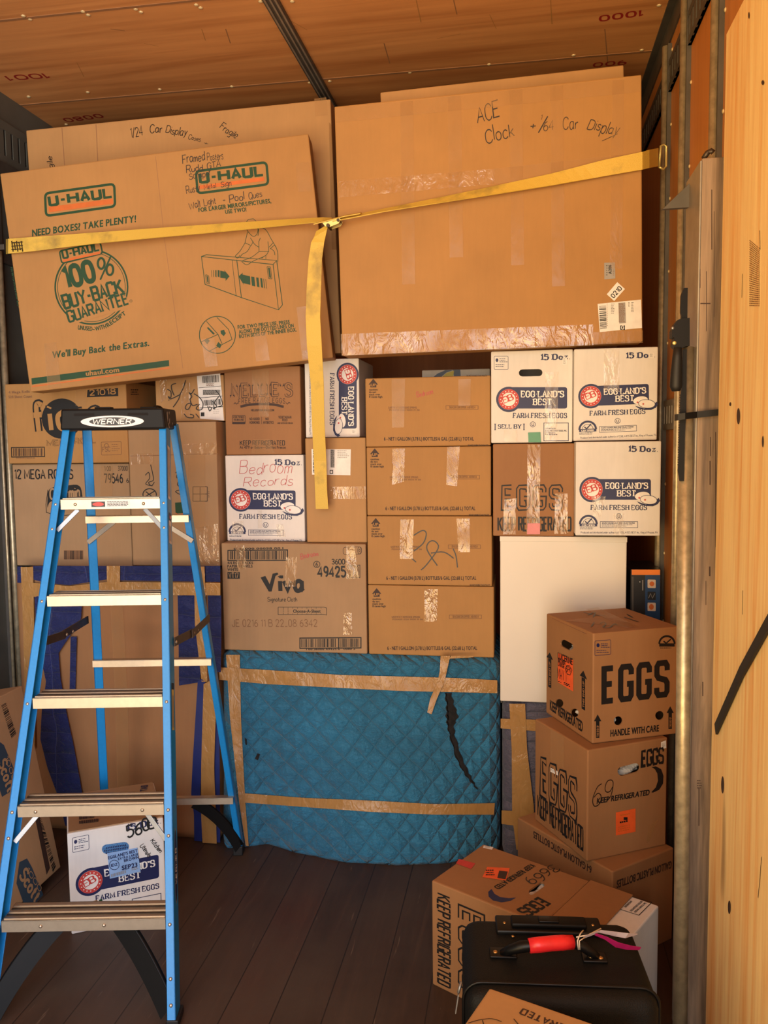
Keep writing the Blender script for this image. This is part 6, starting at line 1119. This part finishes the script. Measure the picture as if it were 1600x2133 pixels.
def rail_label(z0, z1, a, b_, mat, art, name):                   # labels on the outer web of the right rail
    m = MB(); o_ = LP(wz(z0) + 0.0245, fv(z0), z0); up_ = (LP(wz(z1) + 0.0245, fv(z1), z1) - o_); hh_ = up_.length; G = Face(m, o_, fd, up_); G.base = 1; G.fill([(a, 0), (b_, 0), (b_, hh_), (a, hh_)], mat, 0); art(G, hh_, a, b_); m.build(name, lad, recalc=False)
def art1(G, h, a, b_):
    for j in range(3): G.fill([(a + 0.004 + j * 0.008, 0.008), (a + 0.008 + j * 0.008, 0.008), (a + 0.008 + j * 0.008, h - 0.01), (a + 0.004 + j * 0.008, h - 0.01)], 'label_grey', 1)
rail_label(1.365, 1.525, 0.006, 0.034, 'label_white', art1, 'warning_label')
rail_label(1.235, 1.325, 0.010, 0.038, 'label_white', lambda G, h, a, b_: (G.fill([(a, h - .025), (b_, h - .025), (b_, h), (a, h)], 'ink_navy', 1), G.fill([(a + .006, h - .018), (b_ - .006, h - .018), (b_ - .006, h - .009), (a + .006, h - .009)], 'tape_red', 2), art1(G, h - .03, a, b_)), 'warning_label')
rail_label(0.72, 0.845, 0.010, 0.036, 'label_yellow', lambda G, h, a, b_: (G.fill([(a, h - .018), (b_, h - .018), (b_, h), (a, h)], 'ink_black', 1), art1(G, h - .025, a, b_)), 'warning_label')
def art2(G, h, a, b_):
    c_ = (a + b_) / 2; G.fill([(c_ + 0.016 * math.cos(R(t)), h / 2 + h / 2 * math.sin(R(t))) for t in range(0, 360, 10)], 'label_grey', 1); G.fill([(c_ + 0.0135 * math.cos(R(t)), h / 2 + (h / 2 - .006) * math.sin(R(t))) for t in range(0, 360, 10)], 'ink_navy', 2)
    n = 0
    for ch in 'WERNER':
        st, gw = glyph(ch, SK)
        for p, sm in st: G.stroke([(c_ + 0.007 - q[1] * 0.0014, h * 0.26 + n * 0.016 + q[0] * 0.0017) for q in p], 0.003, 'ink_white', 3)
        n += 1
def rail_logo(z0, z1):
    m = MB(); o_ = LP(wz(z0) + 0.0245, fv(z0), z0); up_ = (LP(wz(z1) + 0.0245, fv(z1), z1) - o_); G = Face(m, o_, fd, up_); G.base = 0; art2(G, up_.length, 0.008, 0.044); m.build('logo_sticker', lad, recalc=False)
rail_logo(0.285, 0.47)

# ---------------------------------------------------------------- yellow strap across the top boxes
st = thing('ratchet_strap', (0.16, 2.78, 2.2), 'yellow webbing strap stretched across the upper boxes, loose end hanging down', 'strap')
def web(name, pts, mat='webbing_yellow'):                          # pts: (photo x, centre y, height px, depth)
    m = MB(); c_ = [at_y(x, y, d) for x, y, h, d in pts]; ws = []
    for (x, y, h, d), p in zip(pts, c_):
        a, b_ = at_y(x, y - h / 2, d), at_y(x, y + h / 2, d); ww = a - b_; ws.append(ww + Vector((0, 1, 0)) * math.sqrt(max(0, 0.048 ** 2 - ww.length ** 2)) * 0.5)
    th_ = []
    for i, p in enumerate(c_):
        t = (c_[min(i + 1, len(c_) - 1)] - c_[max(i - 1, 0)]).normalized(); th_.append(t.cross(ws[i]).normalized() * 0.003)
    m.ribbon(c_, ws, th_, mat); return m, c_
def dens(p, n=5):
    out = []
    for i in range(len(p) - 1):
        for t in range(n): out.append(tuple(a + (b_ - a) * t / n for a, b_ in zip(p[i], p[i + 1])))
    return out + [p[-1]]
m, c_ = web('webbing', dens([(13, 514, 31, 2.98), (18, 513, 31, 2.80), (60, 509.5, 30, 2.797), (200, 496, 25, 2.80), (330, 485, 22, 2.82), (480, 473, 19, 2.86), (600, 463, 15, 2.885), (672, 457.5, 12, 2.85), (690, 457, 9, 2.80)])); left = m.build('webbing', st)
m = MB()
for k in range(5): G = [at_y(24 + k * 5, 502 + (k % 2) * 2, 2.793), at_y(27 + k * 5, 524 - (k % 2) * 3, 2.793)]; m.tube(G, 0.0016, 'thread_dark', 6)
for y in (506, 513, 520): m.tube([at_y(24, y, 2.793), at_y(47, y - 2, 2.793)], 0.0014, 'thread_dark', 6)
m.build('stitching', left)
m, c_ = web('webbing', dens([(694, 459, 8, 2.79), (730, 452, 9, 2.80), (800, 438, 10, 2.815), (900, 420, 14, 2.82), (1000, 402, 19, 2.825), (1150, 374, 27, 2.825), (1260, 350, 34, 2.825), (1338, 335, 37, 2.825), (1352, 331, 38, 2.86), (1371, 327.5, 38, 2.965)])); m.build('webbing', st)
m, c_ = web('webbing', dens([(655, 466, 6, 2.79), (720, 449.5, 6, 2.79), (752, 444, 6, 2.795)], 3)); m.build('webbing', st)
tail = [(672, 474, 0, 2.80), (668, 486, 0, 2.79), (662, 505, 0, 2.785), (657, 540, 0, 2.785), (654, 600, 0, 2.79), (652, 660, 0, 2.80), (655, 720, 0, 2.82), (661, 800, 0, 2.86), (663, 880, 0, 2.90), (667, 960, 0, 2.94), (669, 1020, 0, 2.95), (671, 1060, 0, 2.955)]
wpx = [26, 27, 27, 28, 30, 30, 31, 27, 26, 26, 25, 26]
m = MB(); cc_ = []; ww_ = []; hh_ = []
for (x, y, _, d), w_ in zip(tail, wpx):
    a, b_ = at_y(x - w_ / 2, y + (w_ * 0.3 if y < 500 else 0), d), at_y(x + w_ / 2, y - (w_ * 0.3 if y < 500 else 0), d); cc_.append((a + b_) / 2); ww_.append(b_ - a); hh_.append(Vector((0, 0.003, 0)))
m.ribbon(cc_, ww_, hh_, 'webbing_yellow'); m.build('hanging_tail', st)
m = MB(); q = [at_y(x, y, 2.785) for x, y in ((670, 462), (682, 463), (707, 453), (710, 458), (706, 466), (688, 473), (678, 472))]; m.prism(q, (0, -0.004, 0), 'zinc_yellow'); m.prism([p + Vector((0, 0.03, 0)) for p in q], (0, 0.004, 0), 'zinc_yellow'); m.cyl(at_y(683, 469, 2.775), (0, 1, 0), 0.006, 0.05, 'dark_iron', 10); m.cyl(at_y(704, 458, 2.775), (0, 1, 0), 0.005, 0.05, 'dark_iron', 10); m.build('cam_buckle', st)
hp = at_y(1375, 326, 2.975); m = MB(); m.tube([hp + Vector((-0.002, 0, -0.034)), hp + Vector((0.002, 0, 0.034)), hp + Vector((0.012, 0.006, 0.040)), hp + Vector((0.022, 0.01, 0.034)), hp + Vector((0.022, 0.012, -0.03)), hp + Vector((0.012, 0.01, -0.04)), hp + Vector((-0.002, 0, -0.034))], 0.004, 'zinc_yellow', 8); m.build('hook', st)
hp = at_y(8, 514, 3.0); m = MB(); m.box(hp + Vector((-0.10, 0, -0.01)), (0.10, 0, 0), (0, 0.006, 0), (0, 0, 0.02), 'steel_dark', 0.001); m.build('hook', st)

# ---------------------------------------------------------------- right foreground
xp = 1.214; pl = thing('plywood_sheet', (xp + 0.02, 1.30, 0), 'tall bright plywood panel standing along the right wall, nearest the camera', 'panel')
zt3 = at_x(1505, 87, xp).z; ye = at_x(1500, 700, xp).y
m = MB(); m.box((xp, ye - 1.20, 0.0), (0.036, 0, 0), (0, 1.20, 0), (0, 0, zt3), 'new_plywood', 0.0012)
G = Face(m, (xp, ye, 0), (0, -1, 0), (0, 0, 1)); G.base = 1
for k in range(9): G.lines(1562 + k * 2.4, 500 + k * 2, 1564 + k * 2.4, 640, 30, 'ink_faint', lay=0, seed=50 + k)
for c_, rx, ry in (((1539, 867), 3.5, 17), ((1506, 1635), 3, 18), ((1520, 1890), 3, 14), ((1590, 920), 2, 12), ((1522, 842), 2, 4), ((1590, 172), 3, 5), ((1561, 32), 1.5, 7)): G.ell(c_, rx, ry, 'ink_brown', 0, n=16)
for p in ([(1587, 1785), (1584, 1830), (1580, 1870)], [(1547, 570), (1546, 620)], [(1548, 1230), (1547, 1280)], [(1583, 480), (1584, 520)]): G.line(p, 1.2, 'ink_brown', 0)
m.build('panel', pl)
bs = thing('rubber_strap', (xp - 0.006, 1.7, 1.1), 'black rubber strap running diagonally over the plywood panel', 'strap', 'black rubber straps')
m = MB(); q = [at_x(1660, 1195, xp - 0.004), at_x(1600, 1300, xp - 0.004), at_x(1545, 1400, xp - 0.004), at_x(1492, 1519, xp - 0.004)]; q[-1].y = min(q[-1].y, ye + 0.002); e_ = Vector((xp + 0.03, ye + 0.004, q[-1].z - 0.02)); q2 = q
m.ribbon(q2, [Vector((0, 0.012, 0.019))] * 4, [Vector((-0.005, 0, 0))] * 4, 'black_rubber'); m.build('strap', bs)
yb0 = 2.0; xb = at_y(1450, 1000, yb0).x; zbm = at_y(1478, 328, yb0).z
bm_ = thing('shoring_beam', (xb + 0.05, yb0 + 0.08, 0), 'weathered grey post standing beside the plywood panel', 'beam')
m = MB(); m.box((xb, yb0, 0), (0.088, 0, 0), (0, 0.10, 0), (0, 0, zbm), 'grey_wood', 0.003)
G = Face(m, (xb, yb0, 0), (1, 0, 0), (0, 0, 1)); G.base = 1
for x, y0, y1, w_ in ((1456, 560, 600, 3), (1482, 395, 520, 1.6), (1471, 565, 690, 1.2), (1487, 440, 660, 1.0), (1479, 910, 950, 1.6), (1478, 960, 1010, 2.4), (1490, 900, 1140, 1.6), (1494, 1000, 1400, 2), (1455, 520, 560, 2), (1470, 1210, 1260, 1.2), (1477, 1180, 1200, 3), (1455, 1640, 1720, 2), (1463, 1420, 1450, 2), (1485, 1420, 1480, 1.5)): G.rect(x, y0, x + w_, y1, 'ink_brown', 0)
G.rect(1459, 631, 1480, 633.5, 'ink_brown', 0); G.lines(1452, 1625, 1462, 1645, 4, 'ink_brown', h=2); m.build('post', bm_)
m = MB(); m.box((xb - 0.004, yb0 - 0.002, 0), (0.004, 0, 0), (0, 0.16, 0), (0, 0, zbm - 0.006), 'steel', 0.001); m.box((xb - 0.004, yb0 + 0.155, 0), (0.05, 0, 0), (0, 0.004, 0), (0, 0, zbm - 0.006), 'steel', 0.001); m.build('steel_cheek', bm_)
q = [at_x(x, y, xb - 0.005) for x, y in ((1430, 390), (1398, 425), (1437, 429))]; q[1].x -= 0.05
bp = at_x(1436, 400, xb - 0.004); m = MB(); m.prism([bp + Vector((0, 0.0, -0.035)), bp + Vector((0, 0.0, 0.02)), bp + Vector((-0.055, 0.03, -0.028))], (0, 0.03, 0.004), 'steel_dark'); m.build('bracket', bm_)
m = MB(); m.tube([at_y(1466, 330, yb0 + .02), at_y(1474, 318, yb0 + .02), at_y(1482, 314, yb0 + .02), at_y(1486, 318, yb0 + .02)], 0.006, 'dark_iron', 8); m.build('hook', bm_)
# ratcheting cargo bar
pb, pt = at_y(1417, 2100, 1.93), at_y(1431, 724, 2.02); pb = pb + (pb - pt) * (pb.z / (pt.z - pb.z)); pb.z = 0.0
cb = thing('cargo_bar', pb, 'galvanised cargo bar with black toothed ratchet, leaning upright by the grey post', 'cargo bar')
ax = (pt - pb).normalized(); m = MB(); m.tube([pb + ax * 0.012, pt], 0.0165, 'galvanised', 20); m.build('outer_tube', cb)
m = MB(); m.cyl(pb, ax, 0.022, 0.02, 'black_rubber', 16); m.build('foot', cb)
Fy = 1.985
def pp(x, y, dy=0.0): return at_y(x, y, Fy + dy)
m = MB(); out = [(1423, 728), (1431, 728), (1430, 860), (1427, 900), (1425, 1002), (1417, 1002), (1413, 980), (1414, 970)]
yq = 970
while yq > 822: t = (970 - yq) / 150; xx = 1412.5 + 4.5 * t; out += [(xx, yq - 2), (xx + 2.4, yq - 4)]; yq -= 5.2
m.prism([pp(x, y) for x, y in out], (0, 0.010, 0), 'black_plastic'); m.build('ratchet_rack', cb)
m = MB(); m.prism([pp(x, y) for x, y in ((1425, 599.5), (1433, 599.5), (1432, 665), (1419.5, 664), (1420, 657), (1418, 651), (1418, 640), (1419, 615))], (0, 0.010, 0), 'black_plastic'); m.build('ratchet_rack', cb)
m = MB(); m.prism([pp(x, y, -0.012) for x, y in ((1420, 663), (1437, 662), (1437, 720), (1428, 721.5), (1420, 726), (1406, 724), (1402, 718), (1405, 703), (1400, 702), (1400, 688), (1405, 676), (1411, 667))], (0, 0.034, 0), 'black_plastic'); m.dome(pp(1401.5, 683.5, -0.012), (0, -1, 0), 0.004, 0.003, 'zinc_strap', 8); m.dome(pp(1405, 714.5, -0.012), (0, -1, 0), 0.005, 0.003, 'zinc_yellow', 8); m.build('ratchet_housing', cb)
m = MB(); hpts = [pp(x, y, -0.008) for x, y in ((1412, 724), (1411, 745), (1409, 780), (1408, 805), (1408, 815))]; m.tube(hpts, [0.009, 0.011, 0.013, 0.0135, 0.009], 'black_rubber', 12); m.build('ratchet_handle', cb)
b2 = thing('rubber_strap', (1.16, 1.99, 1.55), 'short black rubber strap holding the cargo bar to the grey post', 'strap', 'black rubber straps')
m = MB(); q = [at_y(1412, 869, 1.962), at_y(1427, 866.5, 1.955), at_y(1452, 864, 1.985), at_y(1505, 858, 1.988)]; m.ribbon([q[0] + Vector((0.0, 0.03, 0))] + q, [Vector((0, 0, 0.0145))] * 5, [Vector((-0.004, 0, 0))] + [Vector((0, 0.004, 0))] * 4, 'black_rubber'); m.build('strap', b2)
